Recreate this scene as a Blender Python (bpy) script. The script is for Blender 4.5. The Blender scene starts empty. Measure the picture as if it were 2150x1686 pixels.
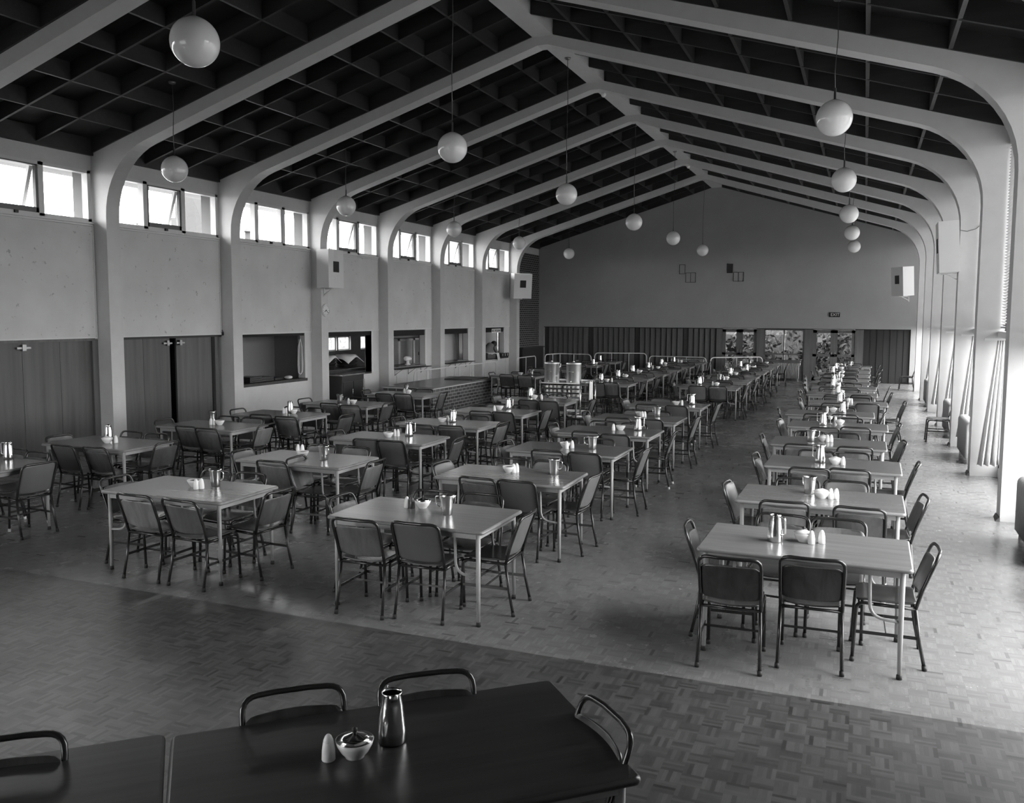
import bpy, bmesh, math, random
from mathutils import Vector, Matrix
random.seed(11)
PI = math.pi
C = bpy.context.scene.collection

# ---------------------------------------------------------------- helpers
class MB:
    """collects shapes; build() links them as ONE mesh object"""
    def __init__(self): self.v = []; self.f = []; self.s = []
    def add(self, vs, fs, smooth=False):
        n = len(self.v); self.v += [tuple(p) for p in vs]
        self.f += [tuple(i + n for i in q) for q in fs]; self.s += [smooth] * len(fs); return self
    def box(self, x0, x1, y0, y1, z0, z1):
        x0, x1 = min(x0, x1), max(x0, x1); y0, y1 = min(y0, y1), max(y0, y1); z0, z1 = min(z0, z1), max(z0, z1)
        v = [(x0,y0,z0),(x1,y0,z0),(x1,y1,z0),(x0,y1,z0),(x0,y0,z1),(x1,y0,z1),(x1,y1,z1),(x0,y1,z1)]
        return self.add(v, [(0,3,2,1),(4,5,6,7),(0,1,5,4),(1,2,6,5),(2,3,7,6),(3,0,4,7)])
    def hexa(self, v): return self.add(v, [(0,3,2,1),(4,5,6,7),(0,1,5,4),(1,2,6,5),(2,3,7,6),(3,0,4,7)])
    def tube(self, pts, r, n=8, cap=True):
        P = [Vector(p) for p in pts]
        rs = r if isinstance(r, (list, tuple)) else [r] * len(P)
        T = []
        for i in range(len(P)):
            a = P[max(i-1,0)]; b = P[min(i+1,len(P)-1)]; t = (b - a)
            T.append(t.normalized() if t.length > 1e-9 else Vector((0,0,1)))
        up = Vector((0,0,1)) if abs(T[0].z) < .9 else Vector((1,0,0))
        nrm = T[0].cross(up).normalized()
        vs = []; fs = []
        for i, p in enumerate(P):
            if i: nrm = (nrm - T[i] * nrm.dot(T[i])).normalized()
            bi = T[i].cross(nrm)
            for k in range(n):
                a = 2*PI*k/n
                vs.append(p + (nrm*math.cos(a) + bi*math.sin(a)) * rs[i])
        for i in range(len(P)-1):
            for k in range(n):
                fs.append((i*n+k, i*n+(k+1)%n, (i+1)*n+(k+1)%n, (i+1)*n+k))
        self.add(vs, fs, True)
        if cap:
            m = len(self.v) - len(vs)
            self.f.append(tuple(m+k for k in reversed(range(n)))); self.s.append(False)
            self.f.append(tuple(m+(len(P)-1)*n+k for k in range(n))); self.s.append(False)
        return self
    def lathe(self, prof, n=24, o=(0,0,0), sx=1, sy=1):
        vs = []; fs = []
        for r, z in prof:
            for k in range(n):
                a = 2*PI*k/n; vs.append((o[0]+sx*r*math.cos(a), o[1]+sy*r*math.sin(a), o[2]+z))
        for i in range(len(prof)-1):
            for k in range(n): fs.append((i*n+k, i*n+(k+1)%n, (i+1)*n+(k+1)%n, (i+1)*n+k))
        return self.add(vs, fs, True)
    def sphere(self, o, r, n=24, m=14, sz=1.0):
        prof = [(max(r*math.sin(PI*i/m), 1e-4), -r*sz*math.cos(PI*i/m)) for i in range(m+1)]
        return self.lathe(prof, n, o)
    def plate(self, fn, nx, nz, th, axis):
        """grid plate: fn(u,v)->(x,y,z), thickened along axis"""
        ax = Vector(axis); vs = []; fs = []
        for side in (0, 1):
            for j in range(nz+1):
                for i in range(nx+1):
                    vs.append(Vector(fn(i/nx, j/nz)) + ax*th*side)
        W = nx+1; N = W*(nz+1)
        for j in range(nz):
            for i in range(nx):
                a = j*W+i; fs.append((a, a+1, a+W+1, a+W)); fs.append((N+a, N+a+W, N+a+W+1, N+a+1))
        rim = [i for i in range(W)] + [j*W+nx for j in range(1,nz+1)] + [nz*W+i for i in range(nx-1,-1,-1)] + [j*W for j in range(nz-1,0,-1)]
        for q in range(len(rim)):
            a, b = rim[q], rim[(q+1) % len(rim)]; fs.append((a, N+a, N+b, b))
        return self.add(vs, fs, True)
    def mesh(self, name, m):
        me = bpy.data.meshes.new(name); me.from_pydata(self.v, [], self.f)
        me.polygons.foreach_set('use_smooth', self.s)
        me.update()
        if m: me.materials.append(m)
        bm = bmesh.new(); bm.from_mesh(me); bmesh.ops.recalc_face_normals(bm, faces=bm.faces); bm.to_mesh(me); bm.free()
        return me
    def build(self, name, m, parent=None, loc=None):
        o = bpy.data.objects.new(name, self.mesh(name, m)); C.objects.link(o)
        if loc: o.location = loc
        if parent: o.parent = parent
        return o

def fillet(pts, r, n=5):
    P = [Vector(p) for p in pts]; out = [P[0]]
    for i in range(1, len(P)-1):
        a = (P[i-1]-P[i]); b = (P[i+1]-P[i]); la, lb = a.length, b.length; a.normalize(); b.normalize()
        ang = a.angle(b); t = min(r/math.tan(ang/2), la*.49, lb*.49)
        s, e = P[i]+a*t, P[i]+b*t
        for k in range(n+1):
            u = k/n; out.append(s*(1-u)**2 + P[i]*2*u*(1-u) + e*u*u)
    out.append(P[-1]); return out

def tag(o, label, cat, group=None):
    o['label'] = label; o['category'] = cat
    if group: o['group'] = group
    return o
def thing(name, label=None, cat=None, loc=(0,0,0), rz=0, group=None):
    o = bpy.data.objects.new(name, None); C.objects.link(o); o.location = loc; o.rotation_euler = (0,0,rz); o.empty_display_size = .1
    if label: tag(o, label, cat, group)
    return o
def struct(o): o['kind'] = 'structure'; return o
KIDS = {}
def dup(root, loc, rz, label, group, cat=None):
    """copy a thing with copies of its parts and their sub-parts"""
    def rec(o, par):
        c = o.copy(); C.objects.link(c)
        if par: c.parent = par
        for ch in KIDS.get(o.name, ()): rec(ch, c)
        return c
    r = rec(root, None); r.location = loc; r.rotation_euler = (0,0,rz); r['label'] = label
    if cat: r['category'] = cat
    if group: r['group'] = group
    return r
def scan(root):
    def rec(o):
        KIDS[o.name] = list(o.children)
        for c in o.children: rec(c)
    rec(root)

# ---------------------------------------------------------------- materials
def nt(name):
    m = bpy.data.materials.new(name); m.use_nodes = True
    t = m.node_tree; b = t.nodes['Principled BSDF']; return m, t, b
def N(t, typ, **kw):
    n = t.nodes.new(typ)
    for k, v in kw.items(): setattr(n, k, v)
    return n
def mth(t, op, a, b=None):
    n = t.nodes.new('ShaderNodeMath'); n.operation = op
    for i, x in enumerate((a, b)):
        if x is None: continue
        if isinstance(x, (int, float)): n.inputs[i].default_value = x
        else: t.links.new(x, n.inputs[i])
    return n.outputs[0]
def ramp(t, fac, stops):
    r = t.nodes.new('ShaderNodeValToRGB'); t.links.new(fac, r.inputs[0]); e = r.color_ramp.elements
    while len(e) < len(stops): e.new(.5)
    for q, (p, v) in zip(e, stops): q.position = p; q.color = (v, v, v, 1)
    return r.outputs[0]
def plain(name, g, rough=.5, metal=0, spec=.5, var=.0, scale=6, bump=0, bscale=60):
    m, t, b = nt(name)
    b.inputs['Base Color'].default_value = (g, g, g, 1); b.inputs['Roughness'].default_value = rough
    b.inputs['Metallic'].default_value = metal; b.inputs['Specular IOR Level'].default_value = spec
    tc = N(t, 'ShaderNodeTexCoord')
    if var:
        no = N(t, 'ShaderNodeTexNoise'); no.inputs['Scale'].default_value = scale; no.inputs['Detail'].default_value = 5
        t.links.new(tc.outputs['Object'], no.inputs['Vector'])
        t.links.new(ramp(t, no.outputs[0], [(.3, g*(1-var)), (.7, g*(1+var))]), b.inputs['Base Color'])
    if bump:
        n2 = N(t, 'ShaderNodeTexNoise'); n2.inputs['Scale'].default_value = bscale; n2.inputs['Detail'].default_value = 3
        t.links.new(tc.outputs['Object'], n2.inputs['Vector'])
        bp = N(t, 'ShaderNodeBump'); bp.inputs['Strength'].default_value = bump; bp.inputs['Distance'].default_value = .01
        t.links.new(n2.outputs[0], bp.inputs['Height']); t.links.new(bp.outputs[0], b.inputs['Normal'])
    return m
def wood(name, lo, hi, axis=0, rough=.35, scale=1.0, spec=.5, objvar=.25, coat=0):
    m, t, b = nt(name); tc = N(t, 'ShaderNodeTexCoord'); oi = N(t, 'ShaderNodeObjectInfo')
    mp = N(t, 'ShaderNodeMapping'); s = [22*scale]*3; s[axis] = 1.3*scale; mp.inputs['Scale'].default_value = s
    cm = N(t, 'ShaderNodeCombineXYZ'); r = mth(t, 'MULTIPLY', oi.outputs['Random'], 37.0)
    for i in range(3): t.links.new(r, cm.inputs[i])
    t.links.new(cm.outputs[0], mp.inputs['Location']); t.links.new(tc.outputs['Object'], mp.inputs['Vector'])
    no = N(t, 'ShaderNodeTexNoise'); no.inputs['Scale'].default_value = 1; no.inputs['Detail'].default_value = 6; no.inputs['Roughness'].default_value = .62
    no.inputs['Distortion'].default_value = .6
    t.links.new(mp.outputs[0], no.inputs['Vector'])
    col = ramp(t, no.outputs[0], [(.28, lo), (.5, (lo+hi)/2), (.74, hi)])
    k = mth(t, 'ADD', mth(t, 'MULTIPLY', oi.outputs['Random'], 2*objvar), 1-objvar)
    mx = N(t, 'ShaderNodeMix', data_type='RGBA', blend_type='MULTIPLY'); mx.inputs['Factor'].default_value = 1
    t.links.new(col, mx.inputs['A']); t.links.new(k, mx.inputs['B']); t.links.new(mx.outputs['Result'], b.inputs['Base Color'])
    b.inputs['Roughness'].default_value = rough; b.inputs['Specular IOR Level'].default_value = spec
    if coat: b.inputs['Coat Weight'].default_value = coat; b.inputs['Coat Roughness'].default_value = .2
    return m
def parquet(name, lo, hi, cell=.115, strips=5, rough=(.2, .38), gap=.35, spec=.5):
    m, t, b = nt(name); tc = N(t, 'ShaderNodeTexCoord'); sx = N(t, 'ShaderNodeSeparateXYZ'); t.links.new(tc.outputs['Object'], sx.inputs[0])
    u = mth(t, 'DIVIDE', sx.outputs[0], cell); v = mth(t, 'DIVIDE', sx.outputs[1], cell)
    cu, cv = mth(t, 'FLOOR', u), mth(t, 'FLOOR', v)
    par = mth(t, 'FLOORED_MODULO', mth(t, 'ADD', cu, cv), 2.0)
    fu, fv = mth(t, 'FRACT', u), mth(t, 'FRACT', v)
    inv = mth(t, 'SUBTRACT', 1.0, par)
    a = mth(t, 'ADD', mth(t, 'MULTIPLY', fu, par), mth(t, 'MULTIPLY', fv, inv))      # across strips
    l = mth(t, 'ADD', mth(t, 'MULTIPLY', fv, par), mth(t, 'MULTIPLY', fu, inv))      # along strips
    sa = mth(t, 'MULTIPLY', a, float(strips)); si = mth(t, 'FLOOR', sa)
    cx = N(t, 'ShaderNodeCombineXYZ'); t.links.new(cu, cx.inputs[0]); t.links.new(cv, cx.inputs[1]); t.links.new(si, cx.inputs[2])
    wn = N(t, 'ShaderNodeTexWhiteNoise'); wn.noise_dimensions = '3D'; t.links.new(cx.outputs[0], wn.inputs['Vector'])
    tone = ramp(t, wn.outputs['Value'], [(0, lo*.6), (.05, lo), (.5, (lo+hi)/2), (1, hi)])
    gx = N(t, 'ShaderNodeCombineXYZ'); t.links.new(mth(t, 'MULTIPLY', sa, 3.0), gx.inputs[0]); t.links.new(l, gx.inputs[1])
    t.links.new(mth(t, 'MULTIPLY', wn.outputs['Value'], 50.0), gx.inputs[2])
    g = N(t, 'ShaderNodeTexNoise'); g.inputs['Scale'].default_value = 2; g.inputs['Detail'].default_value = 4; t.links.new(gx.outputs[0], g.inputs['Vector'])
    wear = N(t, 'ShaderNodeTexNoise'); wear.inputs['Scale'].default_value = .9; wear.inputs['Detail'].default_value = 6; t.links.new(tc.outputs['Object'], wear.inputs['Vector'])
    grain_light = mth(t, 'ADD', mth(t, 'MULTIPLY', par, .10), .94)  # tone by strip direction: how light catches the grain, put into the colour
    d = mth(t, 'MULTIPLY', mth(t, 'ADD', mth(t, 'MULTIPLY', g.outputs[0], .5), .75), mth(t, 'ADD', mth(t, 'MULTIPLY', wear.outputs[0], .5), .75))
    fr = mth(t, 'FRACT', sa)
    e1 = mth(t, 'GREATER_THAN', mth(t, 'ABSOLUTE', mth(t, 'SUBTRACT', fr, .5)), .475)
    e2 = mth(t, 'GREATER_THAN', mth(t, 'ABSOLUTE', mth(t, 'SUBTRACT', l, .5)), .494)
    seam = mth(t, 'SUBTRACT', 1.0, mth(t, 'MULTIPLY', mth(t, 'MAXIMUM', e1, e2), gap))
    k = mth(t, 'MULTIPLY', mth(t, 'MULTIPLY', d, grain_light), seam)
    mx = N(t, 'ShaderNodeMix', data_type='RGBA', blend_type='MULTIPLY'); mx.inputs['Factor'].default_value = 1
    t.links.new(tone, mx.inputs['A']); t.links.new(k, mx.inputs['B']); t.links.new(mx.outputs['Result'], b.inputs['Base Color'])
    w2 = N(t, 'ShaderNodeTexNoise'); w2.inputs['Scale'].default_value = 1.6; w2.inputs['Detail'].default_value = 7; w2.inputs['Roughness'].default_value = .65
    t.links.new(tc.outputs['Object'], w2.inputs['Vector'])
    rr = ramp(t, w2.outputs[0], [(.3, rough[0]), (.72, rough[1])]); t.links.new(rr, b.inputs['Roughness'])
    b.inputs['Specular IOR Level'].default_value = spec
    hb = N(t, 'ShaderNodeBump'); hb.inputs['Strength'].default_value = .12; hb.inputs['Distance'].default_value = .004
    t.links.new(mth(t, 'ADD', wn.outputs['Value'], w2.outputs[0]), hb.inputs['Height']); t.links.new(hb.outputs[0], b.inputs['Normal'])
    return m
def brick(name, g, mortar, bw, bh, axis='YZ', rough=.8):
    m, t, b = nt(name); tc = N(t, 'ShaderNodeTexCoord'); sx = N(t, 'ShaderNodeSeparateXYZ'); t.links.new(tc.outputs['Object'], sx.inputs[0])
    cx = N(t, 'ShaderNodeCombineXYZ')
    t.links.new(mth(t, 'ADD', sx.outputs[0], sx.outputs[1]), cx.inputs[0]); t.links.new(sx.outputs[2], cx.inputs[1])
    br = N(t, 'ShaderNodeTexBrick'); br.inputs['Scale'].default_value = 1; br.inputs['Brick Width'].default_value = bw; br.inputs['Row Height'].default_value = bh
    br.inputs['Mortar Size'].default_value = .010; br.inputs['Mortar Smooth'].default_value = .1; br.inputs['Bias'].default_value = -.1
    br.inputs['Color1'].default_value = (g*.6,)*3+(1,); br.inputs['Color2'].default_value = (g*1.5,)*3+(1,); br.inputs['Mortar'].default_value = (mortar,)*3+(1,)
    t.links.new(cx.outputs[0], br.inputs['Vector']); t.links.new(br.outputs['Color'], b.inputs['Base Color'])
    bp = N(t, 'ShaderNodeBump'); bp.inputs['Strength'].default_value = .4; bp.inputs['Distance'].default_value = .008; bp.invert = True
    t.links.new(br.outputs['Fac'], bp.inputs['Height']); t.links.new(bp.outputs[0], b.inputs['Normal'])
    b.inputs['Roughness'].default_value = rough; return m
def glass(name, g=.95, rough=.0, tint=.04):
    m, t, b = nt(name); t.nodes.remove(b); out = t.nodes['Material Output']
    tr = N(t, 'ShaderNodeBsdfTransparent'); tr.inputs[0].default_value = (g, g, g, 1)
    gl = N(t, 'ShaderNodeBsdfGlossy'); gl.inputs['Roughness'].default_value = rough; gl.inputs[0].default_value = (.9,)*3+(1,)
    lw = N(t, 'ShaderNodeLayerWeight'); lw.inputs[0].default_value = .5
    mx = N(t, 'ShaderNodeMixShader'); t.links.new(mth(t, 'ADD', mth(t, 'POWER', lw.outputs['Facing'], 5.0), tint), mx.inputs[0]); t.links.new(tr.outputs[0], mx.inputs[1]); t.links.new(gl.outputs[0], mx.inputs[2])
    t.links.new(mx.outputs[0], out.inputs['Surface']); return m
def stained(name, g, rough=.9):
    """soft pin-up board with scuffs, tape scars and drips of its own"""
    m, t, b = nt(name); tc = N(t, 'ShaderNodeTexCoord')
    a = N(t, 'ShaderNodeTexNoise'); a.inputs['Scale'].default_value = 1.3; a.inputs['Detail'].default_value = 4
    s = N(t, 'ShaderNodeTexNoise'); s.inputs['Scale'].default_value = 9; s.inputs['Detail'].default_value = 6; s.inputs['Roughness'].default_value = .7
    k = N(t, 'ShaderNodeTexNoise'); k.inputs['Scale'].default_value = 2.2; k.inputs['Detail'].default_value = 1
    oi = N(t, 'ShaderNodeObjectInfo'); va = N(t, 'ShaderNodeVectorMath'); va.operation = 'ADD'
    cm = N(t, 'ShaderNodeCombineXYZ'); t.links.new(mth(t, 'MULTIPLY', oi.outputs['Random'], 60.0), cm.inputs[1])
    t.links.new(tc.outputs['Object'], va.inputs[0]); t.links.new(cm.outputs[0], va.inputs[1])
    for n in (a, s, k): t.links.new(va.outputs[0], n.inputs['Vector'])
    c = ramp(t, a.outputs[0], [(.3, g*.93), (.7, g*1.07)])
    mark = mth(t, 'MULTIPLY', mth(t, 'GREATER_THAN', s.outputs[0], .635), mth(t, 'GREATER_THAN', k.outputs[0], .47))
    f = mth(t, 'SUBTRACT', 1.0, mth(t, 'MULTIPLY', mark, .38))
    mx = N(t, 'ShaderNodeMix', data_type='RGBA', blend_type='MULTIPLY'); mx.inputs['Factor'].default_value = 1
    t.links.new(c, mx.inputs['A']); t.links.new(f, mx.inputs['B']); t.links.new(mx.outputs['Result'], b.inputs['Base Color'])
    b.inputs['Roughness'].default_value = rough; b.inputs['Specular IOR Level'].default_value = .2; return m
def boards(name, g, w, rough=.6, axis=1):
    """stained boarding with dark seams"""
    m, t, b = nt(name); tc = N(t, 'ShaderNodeTexCoord'); sx = N(t, 'ShaderNodeSeparateXYZ'); t.links.new(tc.outputs['Object'], sx.inputs[0])
    u = mth(t, 'DIVIDE', sx.outputs[axis], w); fl = mth(t, 'FLOOR', u); fr = mth(t, 'FRACT', u)
    wn = N(t, 'ShaderNodeTexWhiteNoise'); wn.noise_dimensions = '1D'; t.links.new(fl, wn.inputs['W'])
    tone = ramp(t, wn.outputs['Value'], [(0, g*.7), (1, g*1.3)])
    seam = mth(t, 'SUBTRACT', 1.0, mth(t, 'MULTIPLY', mth(t, 'LESS_THAN', fr, .05), .7))
    mx = N(t, 'ShaderNodeMix', data_type='RGBA', blend_type='MULTIPLY'); mx.inputs['Factor'].default_value = 1
    t.links.new(tone, mx.inputs['A']); t.links.new(seam, mx.inputs['B']); t.links.new(mx.outputs['Result'], b.inputs['Base Color'])
    b.inputs['Roughness'].default_value = rough; return m

M = dict(
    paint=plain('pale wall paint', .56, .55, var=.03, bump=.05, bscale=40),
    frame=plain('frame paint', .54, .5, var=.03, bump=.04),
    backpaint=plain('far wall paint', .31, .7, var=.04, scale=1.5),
    trim=plain('trim paint', .62, .4),
    board=stained('pinboard', .58),
    roof=boards('dark ceiling boards', .010, .15, .55, 1),
    rafter=wood('dark stained rafter', .014, .026, 0, .5, .6, objvar=.1),
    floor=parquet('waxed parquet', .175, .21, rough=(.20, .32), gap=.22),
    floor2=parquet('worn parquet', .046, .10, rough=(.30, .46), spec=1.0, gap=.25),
    door=wood('door veneer', .045, .10, 2, .45, .28, objvar=.15),
    doordark=plain('dark lintel', .02, .6),
    panel=wood('dark vertical boards', .035, .075, 2, .55, .5, objvar=.35),
    panelgrey=wood('weathered door timber', .07, .13, 2, .5, .5, objvar=.1),
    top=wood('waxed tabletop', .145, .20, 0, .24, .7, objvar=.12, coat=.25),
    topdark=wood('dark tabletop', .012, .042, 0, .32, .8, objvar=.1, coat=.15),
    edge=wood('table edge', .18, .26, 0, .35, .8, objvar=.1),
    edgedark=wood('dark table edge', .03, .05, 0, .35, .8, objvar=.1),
    legpaint=plain('table leg enamel', .34, .35),
    tube=plain('dark enamelled tube', .022, .22, spec=.6),
    tubegrey=plain('grey enamelled tube', .10, .25, spec=.6),
    ply=wood('plywood seat', .045, .09, 1, .24, .7, objvar=.3, coat=.2),
    plyb=wood('plywood back', .08, .18, 2, .3, .5, objvar=.4, coat=.2),
    vinyl=plain('vinyl back', .13, .38, var=.08),
    rubber=plain('black rubber', .015, .6), rubberw=plain('white rubber', .75, .6),
    steel=plain('polished steel', .72, .16, 1.0, var=.04, scale=3),
    steelb=plain('brushed steel', .62, .27, 1.0, var=.06, scale=4),
    chinaw=plain('white china', .78, .15), chinac=plain('shaker china', .80, .25), chinad=plain('dark shaker', .06, .2),
    sugar=plain('dark sugar', .10, .7, var=.3, scale=80),
    urn=plain('urn aluminium', .85, .34, 1.0, var=.04, scale=3),
    opal=plain('opal glass', .80, .04, spec=.6),
    blackm=plain('black metal', .015, .4), brass=plain('dull metal', .25, .35, .8),
    speaker=plain('speaker paint', .68, .5), grille=plain('speaker cloth', .03, .9),
    sash=plain('shaded sash and guard grey', .13, .5), brickd=brick('dark brick', .022, .22, .235, .084),
    brickc=brick('counter brick', .075, .34, .235, .083), cover=plain('counter top lino', .20, .25),
    glass=glass('window glass'), glassd=glass('door glass', .5, .0, .035),
    rad=plain('radiator paint', .32, .4), radend=plain('radiator cap', .42, .35),
    cloth=plain('curtain cloth', .62, .9, var=.05, scale=20), linen=plain('white linen', .66, .9, var=.06, scale=30),
    black=plain('deep black', .006, .8), kitchen=plain('kitchen paint', .42, .6), dark=plain('dark kitchen metal', .03, .4),
    skin=plain('skin', .38, .55), hair=plain('dark hair', .02, .6), dress=plain('grey dress', .16, .9),
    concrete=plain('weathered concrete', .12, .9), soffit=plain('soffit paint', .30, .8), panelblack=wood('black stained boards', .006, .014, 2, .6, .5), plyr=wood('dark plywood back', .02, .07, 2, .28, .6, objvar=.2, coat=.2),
    leaf=plain('dark leaves', .11, .6, var=.6, scale=9), ground=plain('outdoor paving', .14, .9, var=.1),
    building=plain('grey building', .055, .9), paper=plain('paper notice', .7, .9), slat=plain('blind slats', .42, .5),
    cabinet=plain('dark cabinet', .035, .35), tinted=plain('smoked panel', .02, .15),
)
FW = (-11.8, -5.6, .9, 3.6)      # front window behind the photographer
# ---------------------------------------------------------------- room dimensions
Y1, BAY = 11.423, 3.1993
def FY(k): return Y1 + (k-1)*BAY
FT = .29                      # frame thickness
XLI, XRI = -12.29, 1.555      # inner faces of the columns
XLW, XRW = -12.60, 1.93       # wall planes
XR0 = -5.40                   # ridge
YB = FY(8)                    # far wall
Y0 = -3.2                     # wall behind the photographer
YJ = 5.57                     # joint between the two floors
def ZT(x): return 7.33 - .30*abs(x-XR0)          # rafter undersides
def ZU(x): return 7.15 - .306*abs(x-XR0)         # frame undersides

# floors and ground
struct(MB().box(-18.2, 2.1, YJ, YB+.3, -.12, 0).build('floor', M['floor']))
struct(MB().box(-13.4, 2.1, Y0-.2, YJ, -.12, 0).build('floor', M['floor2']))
struct(MB().box(-90, 60, -40, 110, -.5, -.14).build('ground', M['ground']))

# ceiling: boards, with purlins and rafters hung under them bay by bay
cm = MB()
for sx in (-1, 1):
    xe = XR0 + sx*7.95
    cm.hexa([(XR0,Y0,ZT(XR0)+.25),(xe,Y0,ZT(xe)+.25),(xe,YB+.4,ZT(xe)+.25),(XR0,YB+.4,ZT(XR0)+.25),
             (XR0,Y0,ZT(XR0)+.33),(xe,Y0,ZT(xe)+.33),(xe,YB+.4,ZT(xe)+.33),(XR0,YB+.4,ZT(XR0)+.33)])
ceil = struct(cm.build('ceiling', M['roof']))
for k in range(-2, 8):
    ya, yb = FY(k)+FT, FY(k+1)
    for sx in (-1, 1):
        g = MB(); xe = XLW+.06 if sx < 0 else XRW-.06
        x0 = XR0+sx*.20
        def sl(y, w, xa=x0, xb=xe):
            g.hexa([(xa,y,ZT(xa)),(xb,y,ZT(xb)),(xb,y+w,ZT(xb)),(xa,y+w,ZT(xa)),(xa,y,ZT(xa)+.26),(xb,y,ZT(xb)+.26),(xb,y+w,ZT(xb)+.26),(xa,y+w,ZT(xa)+.26)])
        sl(ya, .03); sl(yb-.035, .035)
        for off in (1.19, 2.10): sl(FY(k)+off-.022, .045)
        for j in range(7):
            xp = XR0+sx*(.86+.89*j); w = .024
            g.hexa([(xp-w,ya,ZT(xp)+.004),(xp+w,ya,ZT(xp)+.004),(xp+w,yb,ZT(xp)+.004),(xp-w,yb,ZT(xp)+.004),(xp-w,ya,ZT(xp)+.26),(xp+w,ya,ZT(xp)+.26),(xp+w,yb,ZT(xp)+.26),(xp-w,yb,ZT(xp)+.26)])
        xw = XLW if sx < 0 else XRW
        g.box(xw, xw-sx*.07, ya, yb, ZT(xw)-.03, ZT(xw)+.26)
        g.build('rafter', M['rafter'], ceil)

# portal frames
def corner(xi, s, t=.95, n=10):
    """inner profile of one haunch: column foot -> curve -> beam underside"""
    zc = ZU(xi); P0 = Vector((xi, zc)); d = Vector((-s*math.cos(math.atan(.306)), math.sin(math.atan(.306))))
    a = P0-Vector((0, t)); b = P0+d*t
    h = Vector((0,-1)).angle(d); R = t*math.tan(h/2)
    cen = a+Vector((-s*R, 0)); out = [(xi, 0)]
    a0 = math.atan2(a.y-cen.y, a.x-cen.x); a1 = math.atan2(b.y-cen.y, b.x-cen.x)
    if s < 0: a0 = PI; a1 = a1 if a1 > 0 else a1+2*PI
    for i in range(n+1):
        q = a0+(a1-a0)*i/n; out.append((cen.x+R*math.cos(q), cen.y+R*math.sin(q)))
    return out
Lp = corner(XLI, -1); Rp = corner(XRI, 1)
apex = [(XR0-.10, ZU(XR0-.10)), (XR0+.10, ZU(XR0+.10))]
inner = Lp + [(XR0-3, ZU(XR0-3))] + apex + [(XR0+3, ZU(XR0+3))] + Rp[::-1]
outer = []
for i, (x, z) in enumerate(inner):
    if i == 0: outer.append((XLW-.02, 0))
    elif i == len(inner)-1: outer.append((XRW+.02, 0))
    elif i <= 6: zz = z + (ZT(XLW)+.26-z)*(i/6)**2 if i else z; outer.append((XLW-.02, min(zz, ZT(XLW)+.25)))
    elif len(inner)-1-i <= 6:
        j = len(inner)-1-i; outer.append((XRW+.02, z + (ZT(XRW)+.25-z)*(j/6)**2))
    else: outer.append((x, ZT(x)+.25))
for k in range(-2, 8):
    n = len(inner); vs = []
    for y in (FY(k), FY(k)+FT):
        vs += [(x, y, z) for x, z in inner] + [(x, y, z) for x, z in outer]
    fs = []
    for i in range(n-1):
        fs += [(i, i+1, n+i+1, n+i), (2*n+i, 3*n+i, 3*n+i+1, 2*n+i+1), (i, 2*n+i, 2*n+i+1, i+1), (n+i, n+i+1, 3*n+i+1, 3*n+i)]
    fs += [(0, n, 3*n, 2*n), (n-1, 3*n-1, 4*n-1, 2*n-1)]
    struct(MB().add(vs, fs).build('portal_frame', M['frame']))
    g = MB()
    for w in (.05,):
        g.hexa([(XRI-.05,FY(k)-.01,0),(XRI+.0,FY(k)-.03,0),(XRI+.0,FY(k)+FT,0),(XRI-.03,FY(k)+FT,0),(XRI-.012,FY(k)-.01,.045),(XRI+.0,FY(k)-.02,.045),(XRI+.0,FY(k)+FT,.045),(XRI-.01,FY(k)+FT,.045)])
    struct(g.build('trim_%d' % (k+10), M['sash']))
# ridge beams between the frames
for k in range(-2, 8):
    struct(MB().box(XR0-.19, XR0+.19, FY(k)+FT, FY(k+1), 7.27, 7.57).build('ridge_beam', M['frame']))

# ---------------------------------------------------------------- left wall
zt = ZT(XLW)+.26
for k in range(-2, 8):
    ya, yb = FY(k)+FT, FY(k+1)
    struct(MB().box(XLW-.2, XLW, ya, yb, 4.88, zt).build('wall_left', M['paint']))            # above the clerestory
    if k < 7: struct(MB().box(XLW-.2, XLW, ya, yb, 1.96, 4.0).build('wall_left', M['paint']))  # behind the pinboards
    struct(MB().box(XLW-.2, XLW-.02, FY(k), ya, 0, zt).build('wall_left', M['paint']))
    struct(MB().box(XLW-.45, XLW-.2, FY(k), ya, 0, 5.0).build('wall_outside', M['concrete']))
    struct(MB().box(XLW-.95, XLW-.2, FY(k), yb, 4.90, 5.02).build('ceiling_soffit', M['soffit']))
    if k < 0: struct(MB().box(XLW-.2, XLW, ya, yb, 0, 1.96).build('wall_left', M['paint']))
    # k: sill height of the opening, right hand jamb
    op = {2: (.80, 17.56), 3: (.80, 20.62), 4: (.84, 23.84), 5: (.84, 26.98), 6: (.84, 30.18)}.get(k)
    if op:
        struct(MB().box(XLW-.2, XLW, ya, yb, 0, op[0]-.005).build('wall_left', M['paint'])); struct(MB().box(XLW-.2, XLW, op[1], yb, op[0]-.005, 1.96).build('wall_left', M['paint']))
struct(MB().box(XLW-.2, XLW, Y0, FY(-2), 0, zt).build('wall_left', M['paint']))
struct(MB().box(XLW-.2, XLW+.02, FY(7)+FT, YB, 0, 4.88).build('wall_left_brick', M['brickd']))

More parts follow.
